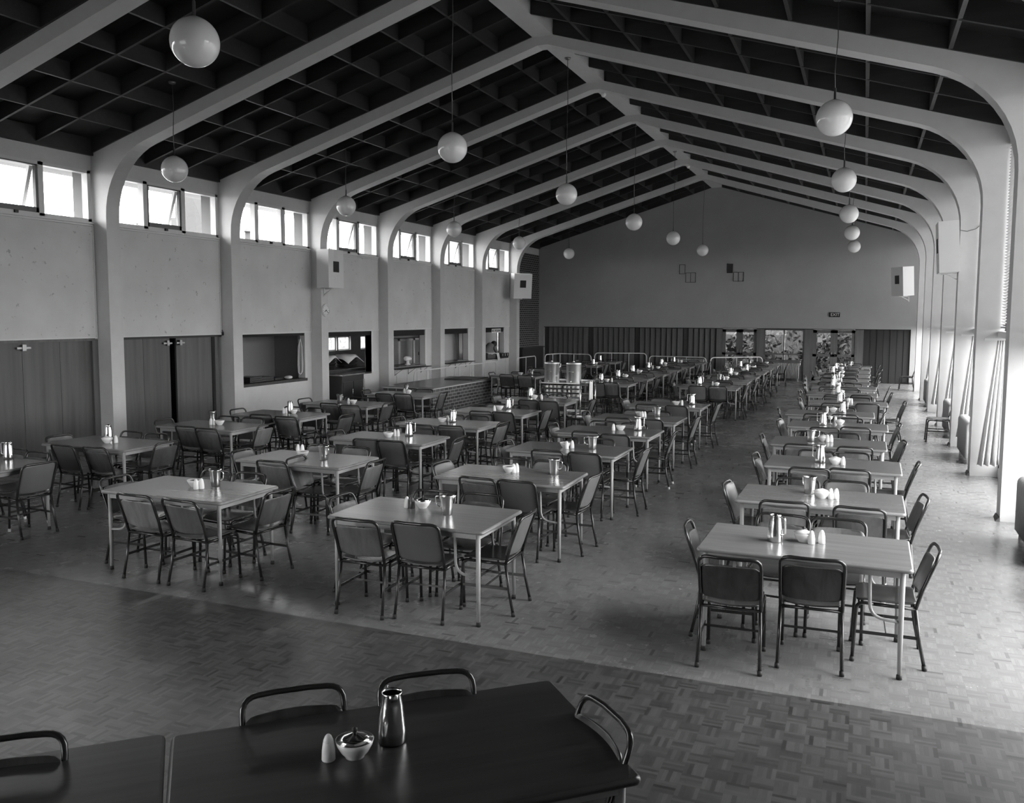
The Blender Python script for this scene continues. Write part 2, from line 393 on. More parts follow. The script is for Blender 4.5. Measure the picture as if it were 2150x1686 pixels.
# clerestory windows and pinboards
def left_window(k, opened):
    ya, yb = FY(k)+FT+.01, FY(k+1)-.03
    w = struct(thing('window_%d' % (k+3), loc=(XLW, ya, 4.0))); L = yb-ya
    f = MB(); c1, c2 = L*.315, L*.655
    f.box(-.12, .012, 0, L, 0, .05); f.box(-.12, .012, 0, L, .83, .88); f.box(-.12, .012, 0, .05, 0, .88); f.box(-.12, .012, L-.07, L, 0, .88)
    for c in (c1, c2): f.box(-.12, .012, c-.05, c+.05, 0, .88)
    f.box(-.1, .035, -.0, L+.02, -.035, .0)
    f.build('window_frame', M['trim'], w)
    MB().box(-.066, -.060, .05, c1-.03, .05, .83).build('pane', M['glass'], w)
    MB().box(-.066, -.060, c2+.03, L-.05, .05, .83).build('pane', M['glass'], w)
    s = MB(); a, b, h = c1+.05, c2-.05, .83; e, lo = (.045, .11) if opened else (.035, .05)
    s.box(-.03, .022, a, a+e, 0, h); s.box(-.03, .022, b-e, b, 0, h); s.box(-.03, .022, a, b, h-e, h); s.box(-.03, .022, a, b, 0, lo)
    so = s.build('sash_frame', M['sash'] if opened else M['trim'], w, (-.02, 0, .025))  # opened windows get a darker frame: the backlit shade is put into its colour
    if opened:
        # top-hung light swung outwards
        st = MB(); W_ = .33
        for yy in (a+.045, b-.11): st.hexa([(-W_,yy,.10),(-W_+.06,yy,.10),(-W_+.06,yy+.065,.10),(-W_,yy+.065,.10),(-.10,yy,.80),(-.04,yy,.80),(-.04,yy+.065,.80),(-.10,yy+.065,.80)])
        st.box(-W_-.01, -W_+.05, a+.045, b-.045, .06, .12)
        so = st.build('open_sash', M['trim'], w)
        MB().hexa([(-W_+.03,a+.06,.12),(-W_+.034,a+.06,.12),(-W_+.034,b-.06,.12),(-W_+.03,b-.06,.12),(-.072,a+.06,.79),(-.068,a+.06,.79),(-.068,b-.06,.79),(-.072,b-.06,.79)]).build('pane', M['glass'], so)
    else: MB().box(-.012, -.006, a+.03, b-.03, .05, h-.03).build('pane', M['glass'], so)
    MB().box(.012, .05, (a+b)/2-.03, (a+b)/2+.03, .005, .05).build('latch', M['blackm'], w)
    return w
for k in range(-1, 7): left_window(k, k not in (2,))
where = {-1: 'nearest the camera', 0: 'above the closed timber doors at far left', 1: 'above the timber doors standing ajar', 2: 'above the hatch with the hanging hose',
         3: 'above the wide kitchen opening, beside the clock', 4: 'above the hatch with the white mixer', 5: 'above the hatch with the plain grey screen', 6: 'above the counter where a person bends'}
for k in range(0, 7):
    ya, yb = FY(k)+FT+.01, FY(k+1)-.012
    t = tag(thing('pinboard', loc=(XLW, ya, 1.974)), 'pale scuffed pinboard ' + where[k], 'pinboard', 'pinboards along the hatch wall')
    L = yb-ya
    MB().box(0, .018, 0, L-.03, .02, 1.95).build('board', M['board'], t)
    MB().box(0, .03, L-.032, L-.02, 0, 1.98).box(0, .024, L-.012, L, 0, 1.98).box(0, .03, 0, L-.03, 1.955, 1.98).box(0, .03, 0, L-.03, 0, .022).build('moulding', M['trim'], t)

# doors in bays 0 and 1
def leaf(par, name, y0, y1, x, mat='door', z1=1.93):
    return MB().box(x-.04, x, y0+.003, y1-.003, .008, z1).build(name, M[mat], par)
d = struct(thing('door_1', loc=(0,0,0)))
y = FY(0)+FT
for a, b in ((y, 9.25), (9.25, 9.95), (9.95, 10.66), (10.66, 11.30)): leaf(d, 'door_leaf', a, b, XLW-.03)
MB().box(XLW-.12, XLW+.01, 11.30, FY(1), 0, 1.95).build('door_post', M['panelgrey'], d)
MB().box(XLW-.12, XLW+.012, y, 11.36, 1.93, 1.975).build('lintel', M['panelgrey'], d)
MB().box(XLW-.03, XLW+.02, 9.83, 10.08, 1.83, 1.86).box(XLW-.03, XLW+.03, 9.92, 9.99, 1.80, 1.90).build('bolt', M['brass'], d)
d = struct(thing('door_2'))
y = FY(1)+FT
leaf(d, 'door_leaf', y, 12.49, XLW-.03); leaf(d, 'door_leaf', 12.49, 13.17, XLW-.03)
o = leaf(d, 'door_leaf', 13.36, 14.36, XLW-.05)
MB().box(XLW-.12, XLW+.01, 14.40, 14.50, 0, 1.95).build('door_post', M['panelgrey'], d)
MB().box(XLW-.12, XLW+.012, y, 14.60, 1.93, 1.975).build('lintel', M['doordark'], d)
for yy in (13.08, 13.42): MB().box(XLW-.03, XLW+.02, yy-.11, yy+.11, 1.82, 1.85).box(XLW-.03, XLW+.03, yy-.03, yy+.03, 1.79, 1.89).build('bolt', M['brass'], d)
MB().box(XLW-.18, XLW-.12, 14.50, FY(2), 0, 1.96).build('door_reveal', M['doordark'], d)
struct(MB().box(XLW-1.2, XLW-1.15, FY(0), FY(2)+.2, 0, 2.2).box(XLW-1.2, XLW-.21, FY(0), FY(2), 2.0, 2.05).box(XLW-1.2, XLW-.21, FY(2)+.0, FY(2)+.1, 0, 2.05).box(XLW-1.2, XLW-.21, FY(0)-.1, FY(0), 0, 2.05).build('wall_store', M['dark']))
t = thing('padlock', 'dark padlock hanging from the column beside the ajar doors', 'padlock', (XLW+.03, FY(2)-.012, 2.03))
MB().box(-.035, .035, -.02, .008, -.07, .0).build('lock_body', M['blackm'], t)
MB().tube([(math.cos(a)*.026, -.006, .0+math.sin(a)*.04) for a in [PI*i/8 for i in range(9)]], .006).build('shackle', M['blackm'], t)

# bay 2: hatch with a counter niche
struct(MB().box(XLW-1.15, XLW-1.05, 14.8, 17.9, 0, 2.4).box(XLW-1.1, XLW-.2, 17.75, 17.95, 0, 2.4).box(XLW-1.1, XLW-.2, 14.75, 14.85, 0, 2.4).box(XLW-1.1, XLW-.2, 14.8, 17.9, 2.05, 2.15).build('wall_hatch', M['cover']))
tag(MB().box(XLW-1.05, XLW+.035, FY(2)+FT, 17.60, .80, .865).build('hatch_counter', M['panel']), 'dark timber counter in the hatch below the hanging hose', 'counter')
struct(MB().box(XLW-.19, XLW-.02, FY(2)+FT, 17.56, 1.90, 1.96).build('trim_30', M['black']))
t = thing('folded_hose', 'pale looped hose hanging at the right of the hatch', 'hose', (XLW-.06, 17.42, 0))
for j in range(4):
    a, w = .02*j, .055+.014*(j % 3)
    MB().tube(fillet([(.01*j,0,1.82),(.012*j,-w,1.62),(.01*j,-w*1.25,1.2),(.01*j,-w,.97+a*.6),(.01*j,0,.93+a*.5),(.01*j,w,.98+a),(.01*j,w*1.2,1.2),(.01*j,w*.9,1.62),(.01*j,.005,1.82)], .08, 4), .008, 6).build('loop', M['linen'] if j != 1 else M['tubegrey'], t)
MB().tube([(0,0,1.89),(0,0,1.80)], .012).build('hook', M['blackm'], t)
for (yy, w, h, x, l) in ((15.9, .42, .13, -.35, 'dark flat box on the hatch counter, left of the low trays'), (16.35, .5, .10, -.4, 'low dark tray stack in the middle of the hatch counter'), (16.85, .4, .055, -.4, 'flat dark tray at the right of the hatch counter')):
    t = thing('serving_tray', l, 'tray', (XLW+x, yy, .865)); n = max(1, int(h/.035))
    for j in range(n): MB().box(-.2, .2, -w/2, w/2, j*h/n, (j+.8)*h/n).box(-.21, .21, -w/2-.01, w/2+.01, (j+.75)*h/n, (j+.9)*h/n).build('tray', M['dark'], t)
t = tag(MB().sphere((0,0,0), .1, 16, 8, .45).build('folded_cloth', M['linen'], loc=(XLW-.12, 17.05, .91)), 'small white cloth on the front of the hatch counter', 'cloth')
tag(MB().tube([(0,0,0),(0,0,.42)], .012).tube([(0,-.07,.22),(0,.07,.22)], .01).box(-.03,.03,-.03,.03,0,.02).build('tap_stand', M['blackm'], loc=(XLW-.7, 15.75, .865)), 'thin black tap stand at the back of the hatch counter', 'tap')

# kitchen beyond bays 3 to 6
kx = -17.6
kw = MB()
kw.box(kx-.2, kx, 17.9, 33, 0, 1.12).box(kx-.2, kx, 17.9, 33, 1.62, 3.0)
wins = [(18.4, 20.2), (20.6, 22.2), (22.6, 24.2), (24.6, 25.75), (25.86, 26.46), (26.54, 27.36), (28.04, 28.5)]  # first three added out of sight to brighten the kitchen
last = 17.9
for a, b in wins: kw.box(kx-.2, kx, last, a, 1.12, 1.62); last = b
kw.box(kx-.2, kx, last, 33, 1.12, 1.62)
kw.box(kx, XLW-.2, 17.9, 18.0, 0, 3).box(kx, -14.0, 32.5, 32.7, 0, 3).box(-14.0, XLW-.2, 32.5, 32.7, 0, .9).box(-14.0, XLW-.2, 32.5, 32.7, 2.6, 3)
struct(kw.build('wall_kitchen', M['kitchen']))
struct(MB().box(kx-.2, XLW-.2, 17.9, 32.7, 2.9, 3.05).build('ceiling_kitchen', M['kitchen']))
for i, (a, b) in enumerate(wins):
    w = struct(thing('window_%d' % (16+i), loc=(kx-.1, a, 1.12)))
    MB().box(-.03,.03,0,.04,0,.5).box(-.03,.03,b-a-.04,b-a,0,.5).box(-.03,.03,0,b-a,0,.04).box(-.03,.03,0,b-a,.46,.5).build('window_frame', M['trim'], w)
    MB().box(-.004,.004,.04,b-a-.04,.04,.46).build('pane', M['glass'], w)
w = struct(thing('window_50', loc=(-14.0, 32.6, .9)))  # unseen window added to light the servery wall and the person
MB().box(0,1.2,-.03,.03,0,.06).box(0,1.2,-.03,.03,1.64,1.7).box(0,.06,-.03,.03,0,1.7).box(1.14,1.2,-.03,.03,0,1.7).build('window_frame', M['trim'], w)
MB().box(.06,1.14,-.003,.003,.06,1.64).build('pane', M['glass'], w)
# dark headers over the hatches
for k, (yr, zb) in {3: (20.67, 1.845), 4: (23.82, 1.79), 5: (26.96, 1.79), 6: (30.14, 1.79)}.items():
    struct(MB().box(XLW-.16, XLW-.03, FY(k)+FT, yr-.02, zb, 1.96).build('trim_%d' % (30+k), M['black']))
    struct(MB().box(XLW-.19, XLW+.008, yr-.05, yr+.03, .84, 1.955).build('trim_%d' % (40+k), M['trim']))
# bay 3
tag(MB().box(XLW-.9, XLW+.03, FY(3)+FT, 20.58, .80, .845).build('hatch_counter', M['dark']), 'dark counter inside the wide kitchen opening beside the clock', 'counter')
t = thing('kitchen_cabinet', 'dark cabinet with steel top standing below the wide kitchen opening', 'cabinet', (XLW+.02, FY(3)+FT+.25, 0))
MB().box(0, .50, 0, .98, .10, .74).build('body', M['cabinet'], t)
MB().box(-.0, .51, -.01, 1.0, .74, .87).build('drawer_front', M['cabinet'], t)
MB().box(-.0, .53, -.02, 1.05, .87, .90).build('top', M['steelb'], t)
MB().box(.46, .52, .98, 1.04, 0, .74).build('post', M['legpaint'], t)
for yy in (.04, .52):
    dd = MB().box(.50, .515, yy, yy+.43, .13, .71).build('door', M['cabinet'], t)
    MB().tube(fillet([(.515, yy+.38, .38),(.55, yy+.38, .40),(.55, yy+.38, .52),(.515, yy+.38, .54)], .02, 3), .008).build('handle', M['steel'], dd)
tag(MB().box(-.28, .28, -1.0, 1.0, 0, .03).box(-.28, .28, -1.0, -.94, .0, .12).box(-.28, .28, .94, 1.0, 0, .12).box(-.30, .30, -1.02, 1.02, .10, .125).build('low_rack', M['dark'], loc=(XLW-.5, 19.85, .845)), 'low dark rack under the cloth covered pans in the kitchen opening', 'rack')
for j, (yy, sz, l) in enumerate(((19.25, .50, 'left dark stack of pans under a pale cloth in the kitchen opening'), (20.15, .66, 'right dark stack of pans under a pale cloth in the kitchen opening'))):
    t = thing('pan_stack', l, 'pans', (XLW-.5, yy, .972))
    for q in range(4): MB().lathe([(.01,0),(sz*.42,0),(sz*.5,.075),(sz*.53,.08),(sz*.5,.07),(.01,.06)], 24, (0,0,.08*q), .8).build('pan', M['dark'], t)
    def fn(u, v, sz=sz):
        x, yv = (u-.5)*sz*.95, (v-.5)*sz*1.2; r = math.hypot(x*1.2, yv); return (x, yv, .345 - 1.0*max(0, r-sz*.46) + .012*math.sin(16*yv+5*x))
    MB().plate(fn, 10, 14, .006, (0,0,1)).build('cover_cloth', M['speaker'], t)
# bay 4
tag(MB().box(XLW-.75, XLW+.02, FY(4)+FT, 23.80, .84, .885).build('hatch_counter', M['cover']), 'pale counter in the hatch with the white mixer', 'counter')
t = thing('kitchen_cupboard', 'grey framed cupboard behind the white mixer', 'cupboard', (-13.55, 23.75, 0))
MB().box(-.4, 0, 0, 1.75, 0, 1.66).build('carcase', M['kitchen'], t)
dd = MB().box(.0, .02, .12, .92, .90, 1.58).build('door', M['kitchen'], t); MB().box(.0, .035, 0, .10, .85, 1.66).box(0, .035, .94, 1.06, .85, 1.66).box(0, .035, 0, 1.06, 1.59, 1.66).build('frame', M['trim'], t)
dd = MB().box(.0, .02, 1.1, 1.7, .85, 1.60).build('door', M['cover'], t); MB().box(.02, .04, 1.30, 1.33, 1.1, 1.2).build('handle', M['blackm'], dd)
struct(MB().box(-14.10, -14.02, 23.0, 26.6, 0, 2.9).build('wall_scullery', M['kitchen']))
t = thing('food_mixer', 'white stand mixer on the serving hatch counter', 'mixer', (XLW-.38, 23.35, .885))
MB().lathe([(.001,0),(.09,0),(.09,.02),(.05,.035),(.045,.15),(.001,.15)], 16).build('stand', M['chinaw'], t)
MB().tube([(0,-.16,.19),(0,-.15,.19),(0,-.08,.19),(0,.06,.18),(0,.2,.17),(0,.24,.165)], [.02,.06,.075,.075,.05,.02], 14).build('head', M['chinaw'], t)
MB().tube([(0,.24,.165),(0,.28,.165)], .022, 10).build('hub', M['steelb'], t)
# outside shelves on brackets, bays 4 and 5
for k, (ya, yb, l) in {4: (21.74, 23.62, 'narrow dark shelf on brackets below the hatch with the mixer'), 5: (24.95, 26.85, 'narrow dark shelf on brackets below the plain grey hatch')}.items():
    t = thing('hatch_shelf', l, 'shelf', (XLW, ya, .80))
    MB().box(.0, .30, 0, yb-ya, .03, .055).build('board', M['panel'], t)
    for q in range(3):
        yy = .15+(yb-ya-.3)*q/2
        MB().tube([(.01,yy,-.16),(.01,yy,.03),(.27,yy,.03)], .008, 6).tube([(.01,yy,-.14),(.24,yy,.02)], .006, 6).build('bracket', M['tubegrey'], t)
# bay 5
tag(MB().box(XLW-.5, XLW+.01, FY(5)+FT, 26.94, .84, .875).build('hatch_counter', M['cover']), 'counter strip in the plain grey hatch', 'counter')
struct(MB().box(-13.25, -13.2, 25.6, 27.25, .0, 2.9).build('wall_screen', M['kitchen']))
struct(MB().box(-13.26, -13.16, 27.25, 27.36, .0, 2.9).build('trim_80', M['trim']))  # white strip standing in for the bright slit of light beside the screen
# bay 6: counter front
tag(MB().box(XLW-.6, XLW+.06, FY(6)+FT, 30.4, .80, .85).build('hatch_counter', M['panel']), 'counter with the person bending over it', 'counter')
struct(MB().box(-14.0, -13.9, 26.8, 32.4, 0, 2.9).build('wall_servery', M['kitchen']))
for k in (4, 5, 6):
    for q in range(5): struct(MB().box(XLW, XLW+.014, FY(k)+.35+q*.62, FY(k)+.375+q*.62, .05, .78).build('trim_%d' % (50+k*5+q), M['trim']))
t = thing('cutlery_box', 'black cutlery box with white tags on the far serving counter', 'box', (XLW-.08, 30.05, .85))
MB().box(-.16, .14, -.42, .40, 0, .14).build('box', M['black'], t)
for q in range(3): MB().box(.141, .146, -.22+q*.24, -.18+q*.24, .03, .12).build('label_tag', M['paper'], t)
t = thing('covered_basket', 'wire basket covered by a white cloth on the far counter', 'basket', (XLW-.10, 28.85, .85))
MB().box(-.15, .16, -.38, .34, 0, .16).build('basket', M['tubegrey'], t)
def fn(u, v): 
    x = -.2+u*.42; yy = -.42+v*.9; return (x, yy, .20 - .55*max(0, x-.14) - .5*max(0, yy-.34) + .012*math.sin(14*yy))
MB().plate(fn, 8, 14, .006, (0,0,1)).build('cloth', M['linen'], t)
tag(MB().plate(lambda u, v: (.10+.02*v+.012*math.sin(9*u), -.1+.22*u+.1*v, .0-.28*v), 6, 8, .006, (1,0,0)).build('tea_towel', M['linen'], loc=(XLW+.0, 29.25, 1.03)), 'white tea towel hanging over the edge of the far counter', 'towel')

def text(s, size, m, par, loc, rot, ext=.003, name='lettering'):
    cu = bpy.data.curves.new(name, 'FONT'); cu.body = s; cu.size = size; cu.extrude = ext; cu.align_x = 'CENTER'; cu.align_y = 'CENTER'
    cu.materials.append(m); tmp = bpy.data.objects.new(name, cu); C.objects.link(tmp); bpy.context.view_layer.update()
    me = bpy.data.meshes.new_from_object(tmp); bpy.data.objects.remove(tmp); o = bpy.data.objects.new(name, me); C.objects.link(o); o.location = loc; o.rotation_euler = rot; o.parent = par; return o
t = thing('no_smoking_sign', 'small white NO SMOKING sign over the far serving counter', 'sign', (XLW-.0, 29.35, 1.84))
MB().box(-.0, .012, -.42, .42, -.07, .075).build('plate', M['paper'], t)
text('NO SMOKING', .125, M['black'], t, (.014, 0, 0), (PI/2, 0, PI/2))

# brick pier fittings
tag(MB().box(XLW+.02, XLW+.28, FY(7)+.7, YB-.15, 0, 1.10).box(XLW+.02, XLW+.34, FY(7)+.64, YB-.1, 1.10, 1.15).build('low_cupboard', M['cabinet']), 'dark low cupboard in front of the brick wall', 'cupboard')

# person behind the counter
bm = bmesh.new(); sk = bm.verts.layers.skin.verify()
def V(x, y, z, r, root=False):
    v = bm.verts.new((x, y, z)); v[sk].radius = (r, r); v[sk].use_root = root; return v
def chain(*vs):
    for a, b in zip(vs, vs[1:]): bm.edges.new((a, b))
pel = V(0, 0, .95, .135, True); wai = V(0, .07, 1.07, .12); che = V(.0, .28, 1.22, .14); nk = V(0, .40, 1.27, .055); hd0 = V(0, .46, 1.29, .075); hd1 = V(0, .55, 1.30, .085); fc = V(.0, .60, 1.24, .055)
chain(pel, wai, che, nk, hd0, hd1, fc)
for s in (-1, 1):
    sh = V(.16*s, .32, 1.20, .055); el = V(.21*s, .40, 1.0, .042); wr = V(.13*s, .60, .93, .028); ha = V(.11*s, .66, .915, .03)
    chain(che, sh, el, wr, ha)
    for q in range(4): chain(ha, V((.085+.017*q)*s, .74-.008*abs(q-1.5), .902, .009))
    chain(ha, V(.07*s, .69, .905, .010))
    hp = V(.1*s, -.01, .82, .09); kn = V(.1*s, .03, .48, .06); an = V(.1*s, -.02, .08, .042); to = V(.1*s, .13, .04, .035)
    chain(pel, hp, kn, an, to)
me = bpy.data.meshes.new('person'); bm.to_mesh(me); bm.free(); me.materials.append(M['skin'])
p = bpy.data.objects.new('person', me); C.objects.link(p); p.location = (-13.10, 29.55, 0); p.rotation_euler = (0, 0, -.25)
p.modifiers.new('skin', 'SKIN').use_smooth_shade = True; sb = p.modifiers.new('sub', 'SUBSURF'); sb.levels = 1; sb.render_levels = 2
tag(p, 'person in a grey dress with white collar bending over the far counter', 'person')
MB().tube([(0,-.03,.42),(0,-.02,.80),(0,0,.96),(0,.08,1.08),(0,.20,1.17),(0,.31,1.24),(0,.37,1.265)], [.24,.20,.165,.15,.17,.17,.09], 18).build('dress', M['dress'], p)
for s in (-1, 1): MB().tube([(.13*s,.29,1.21),(.18*s,.33,1.17),(.215*s,.39,1.02)], [.075,.075,.062], 12).build('sleeve', M['dress'], p)
MB().tube([(0,.355,1.255),(0,.40,1.275)], [.105,.075], 16).build('collar', M['linen'], p)
MB().sphere((0, .50, 1.335), .118, 18, 12, .95).sphere((0, .45, 1.30), .10, 14, 8).build('hair', M['hair'], p)

# ---------------------------------------------------------------- right wall
rw = MB(); zt = ZT(XRW)+.26
for k in range(-1, 8):
    ya, yb = FY(k)+FT, FY(k+1)
    rw.box(XRW, XRW+.2, ya, yb, -.1, .14); rw.box(XRW, XRW+.2, ya, yb, 4.98, zt)
    rw.box(XRW, XRW+.2, FY(k), ya, 0, zt)
rw.box(XRW, XRW+.2, Y0, FY(-1), 0, zt)
struct(rw.build('wall_right', M['paint']))
for k in range(-1, 8):
    ya, yb = FY(k)+FT, FY(k+1); L = yb-ya
    w = struct(thing('window_%d' % (k+31), loc=(XRW, ya, 0)))
    f = MB().box(.02,.09,0,L,.14,.2).box(-.09,.12,0,L,2.10,2.19).box(.02,.09,0,L,4.92,4.98).box(.02,.09,0,.05,.14,4.98).box(.02,.09,L-.05,L,.14,4.98)
    for q in (1, 2): f.box(.03,.08,L*q/3-.022,L*q/3+.022,.14,4.98)
    f.build('window_frame', M['trim'], w)
    for q in range(3):
        MB().box(.05,.056,L*q/3+.022,L*(q+1)/3-.022,.2,2.1).build('pane', M['glass'], w)
        MB().box(.05,.056,L*q/3+.022,L*(q+1)/3-.022,2.19,4.92).build('pane', M['glass'], w)
    ordn = ['', 'nearest', 'second', 'third', 'fourth', 'fifth', 'sixth', 'seventh', 'eighth']
    if k >= 0:
        t = thing('venetian_blind', 'pale venetian blind over the %s upper window of the right wall' % ordn[k+1], 'blind', (XRW-.045, ya+.03, 2.25), 0, 'venetian blinds on the right wall')
        s = MB(); n = 62; W = L-.06
        for q in range(n):
            z = .03+q*(2.66-.03)/n
            s.hexa([(-.018,0,z+.012),(.018,0,z-.010),(.018,W,z-.010),(-.018,W,z+.012),(-.018,0,z+.0135),(.018,0,z-.0085),(.018,W,z-.0085),(-.018,W,z+.0135)])
        s.build('slats', M['slat'], t)
        MB().box(-.022,.022,0,W,2.66,2.72).build('head_rail', M['trim'], t)
        MB().box(-.02,.02,0,W,-.012,.01).build('bottom_rail', M['brass'], t)
        MB().tube([(-.03,.12,2.66),(-.03,.12,.1)], .003, 5).build('cord', M['tubegrey'], t)
# gathered curtains
def curtain(yc, x0, x1, z0, z1, label, ytop=.10, spread=.30):
    def fn(u, v):
        w = ytop+(spread-ytop)*(v**1.3); a = 7*PI*u
        return (x1-(x1-x0)*(.35+.65*v)*(u), yc + w*.32*math.sin(a)*(.4+.6*v) - .10*v*u, z1+(z0-z1)*v)
    t = thing('curtain', label, 'curtain', (0,0,0), 0, 'gathered curtains on the right wall')
    MB().plate(fn, 56, 16, .004, (1,0,0)).build('cloth', M['cloth'], t)
    MB().box(x0+.03, x1+.0, yc-.03, yc+.03, z1, z1+.03).build('heading', M['cloth'], t)
for k, l in ((1, 'first'), (2, 'second'), (3, 'third'), (4, 'fourth'), (5, 'fifth')):
    curtain(FY(k+1)-.28, 1.60, 1.905, .22, 2.06, 'long pale gathered curtain, %s from the camera along the window wall' % l)
# radiators
def radiator(loc, rz, L, H, label):
    t = thing('radiator', label, 'radiator', loc, rz, 'column radiators'); n = int(L/.055)
    for q in range(n):
        pass
    s = MB()
    for q in range(n):
        y = -L/2+(q+.5)*L/n
        pts = fillet([(-.068,y,.10),(-.068,y,H-.01),(.068,y,H-.01),(.068,y,.10)], .06, 5)
        s.tube(pts, .0235, 8)
        s.box(-.068,.068,y-.018,y+.018,.10,H-.03)
    s.build('sections', M['rad'], t)
    for a in (-1, 1): MB().box(-.05,.05,a*(L/2-.04)-.02,a*(L/2-.04)+.02,0,.11).build('foot', M['rad'], t)
    MB().tube([(.0,-L/2-.03,H+.07),(0,-L/2-.03,H-.10),(0,-L/2+.03,H-.10)], .012, 8).lathe([(.001,.03),(.03,.03),(.03,.0),(.001,0)], 12, (0,-L/2-.03,H+.055)).build('valve', M['steelb'], t)
for k, l in ((0, 'tall column radiator at the right edge of the photo'), (2, 'column radiator below the window behind the second column'), (3, 'column radiator beside the lone chair along the window wall'), (5, 'farthest column radiator visible along the window wall')):
    radiator((1.68, FY(k)+1.75, 0), 0, 1.3, .68, l)
# small end stools: chairs built later
# ---------------------------------------------------------------- far wall
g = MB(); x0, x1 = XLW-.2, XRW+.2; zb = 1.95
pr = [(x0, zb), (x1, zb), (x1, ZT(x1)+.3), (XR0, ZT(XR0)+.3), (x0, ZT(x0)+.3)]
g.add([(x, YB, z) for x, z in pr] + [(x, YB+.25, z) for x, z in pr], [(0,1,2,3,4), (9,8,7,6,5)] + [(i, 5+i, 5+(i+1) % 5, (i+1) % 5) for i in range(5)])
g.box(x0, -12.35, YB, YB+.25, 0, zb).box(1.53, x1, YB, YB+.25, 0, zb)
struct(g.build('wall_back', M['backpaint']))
wx0, wx1, wz0, wz1 = FW
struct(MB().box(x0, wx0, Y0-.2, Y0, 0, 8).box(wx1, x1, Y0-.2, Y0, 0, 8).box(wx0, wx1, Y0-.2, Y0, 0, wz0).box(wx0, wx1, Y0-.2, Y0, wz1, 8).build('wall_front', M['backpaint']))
w = struct(thing('window_60', loc=(wx0, Y0-.1, wz0))); L, H = wx1-wx0, wz1-wz0; f = MB().box(0,L,-.04,.04,0,.06).box(0,L,-.04,.04,H-.06,H)
for q in range(6): f.box(q*L/5-.03, q*L/5+.03, -.04, .04, 0, H)
f.build('window_frame', M['trim'], w)
for q in range(5): MB().box(q*L/5+.03, (q+1)*L/5-.03, -.003, .003, .06, H-.06).build('pane', M['glass'], w)
M['panelv'] = wood('folding boards', .022, .05, 2, .5, .5, objvar=.1)
g = MB(); n = 33; w = (12.35-5.28)/n
for i in range(n):
    x = -12.35+i*w; a = (.04, .12) if i % 9 else (.12, .12)
    g.hexa([(x,YB+a[0],0),(x+w*.88,YB+a[1],0),(x+w*.88,YB+.16,0),(x,YB+.16,0),(x,YB+a[0],zb),(x+w*.88,YB+a[1],zb),(x+w*.88,YB+.16,zb),(x,YB+.16,zb)])
struct(g.build('wall_back_boards', M['panelv']))
struct(MB().box(-12.35, -5.2, YB+.17, YB+.2, 0, zb).build('wall_back_recess', M['black']))
g = MB()
for i in range(7): g.box(-.02+i*.222, .19+i*.222, YB+.08+.02*(i % 2), YB+.15, 0, zb)
g.box(-.02, 1.53, YB+.16, YB+.2, 0, zb)
struct(g.build('wall_back_panel', M['panelblack']))
struct(MB().box(-12.35, 1.53, YB+.0, YB+.06, zb-.025, zb+.002).build('trim_60', M['black']))
for i, (a, b) in enumerate(((-5.28, -5.06), (-3.78, -3.50), (-2.07, -1.76), (-.31, -.02))):
    struct(MB().box(a, b, YB+.02, YB+.14, 0, zb-.02).build('trim_%d' % (61+i), M['panelgrey']))
def glazed(name, xa, xb):
    d = struct(thing(name, loc=(xa, YB+.05, 0))); L = (xb-xa)/2
    for q in range(2):
        x = q*L; f = MB(); s = .13
        f.box(x, x+s, 0, .05, 0, 1.92).box(x+L-s+.02, x+L, 0, .05, 0, 1.92).box(x, x+L, 0, .05, 1.80, 1.92).box(x, x+L, 0, .05, .93, 1.02).box(x, x+L, 0, .05, 0, .16)
        l = f.build('door_leaf', M['panelgrey'], d)
        MB().box(x+s, x+L-s+.02, .02, .026, 1.02, 1.80).box(x+s, x+L-s+.02, .02, .026, .16, .93).build('pane', M['glassd'], l)
        MB().tube([(x+(L-.06 if q == 0 else .06), -.03, .95), (x+(L-.06 if q == 0 else .06), -.03, 1.15)], .01, 6).build('handle', M['brass'], l)
    return d
glazed('door_4', -5.06, -3.78); d5 = glazed('door_5', -1.76, -.31)
tag(MB().box(0, .17, 0, .003, 0, .2).build('notice', M['paper'], None, (-1.60, YB+.045, 1.45)), 'small white notice taped inside the right pair of glazed doors', 'notice')
w = struct(thing('window_45', loc=(-3.50, YB+.05, 0))); L = 1.43
MB().box(0,L,0,.05,.70,.78).box(0,L,0,.05,.97,1.02).box(0,L,0,.05,1.88,1.93).box(0,.04,0,.05,.7,1.93).box(L-.04,L,0,.05,.7,1.93).box(L/2-.02,L/2+.02,0,.05,.7,1.93).box(0,L,0,.05,0,.08).build('window_frame', M['panelgrey'], w)
for q in range(2): MB().box(.04+q*L/2, L/2-.02+q*(L/2-.02), .02, .026, .78, 1.88).build('pane', M['glassd'], w)
struct(MB().box(-3.50, -2.07, YB+.06, YB+.14, 0, .70).build('wall_back_spandrel', M['panelgrey']))
radiator((-2.75, YB-.12, 0), PI/2, 1.1, .66, 'column radiator below the garden window in the far wall')
radiator((-6.35, YB-.12, 0), PI/2, 1.3, .74, 'dark column radiator before the boarded far wall, behind a white rail')
t = thing('exit_sign', 'small black EXIT sign high on the far wall above the right doors', 'sign', (-1.04, YB, 2.47))
MB().box(-.19, .19, -.03, 0, -.085, .085).build('plate', M['black'], t)
text('EXIT', .15, M['paper'], t, (.02, -.033, 0), (PI/2, 0, 0))
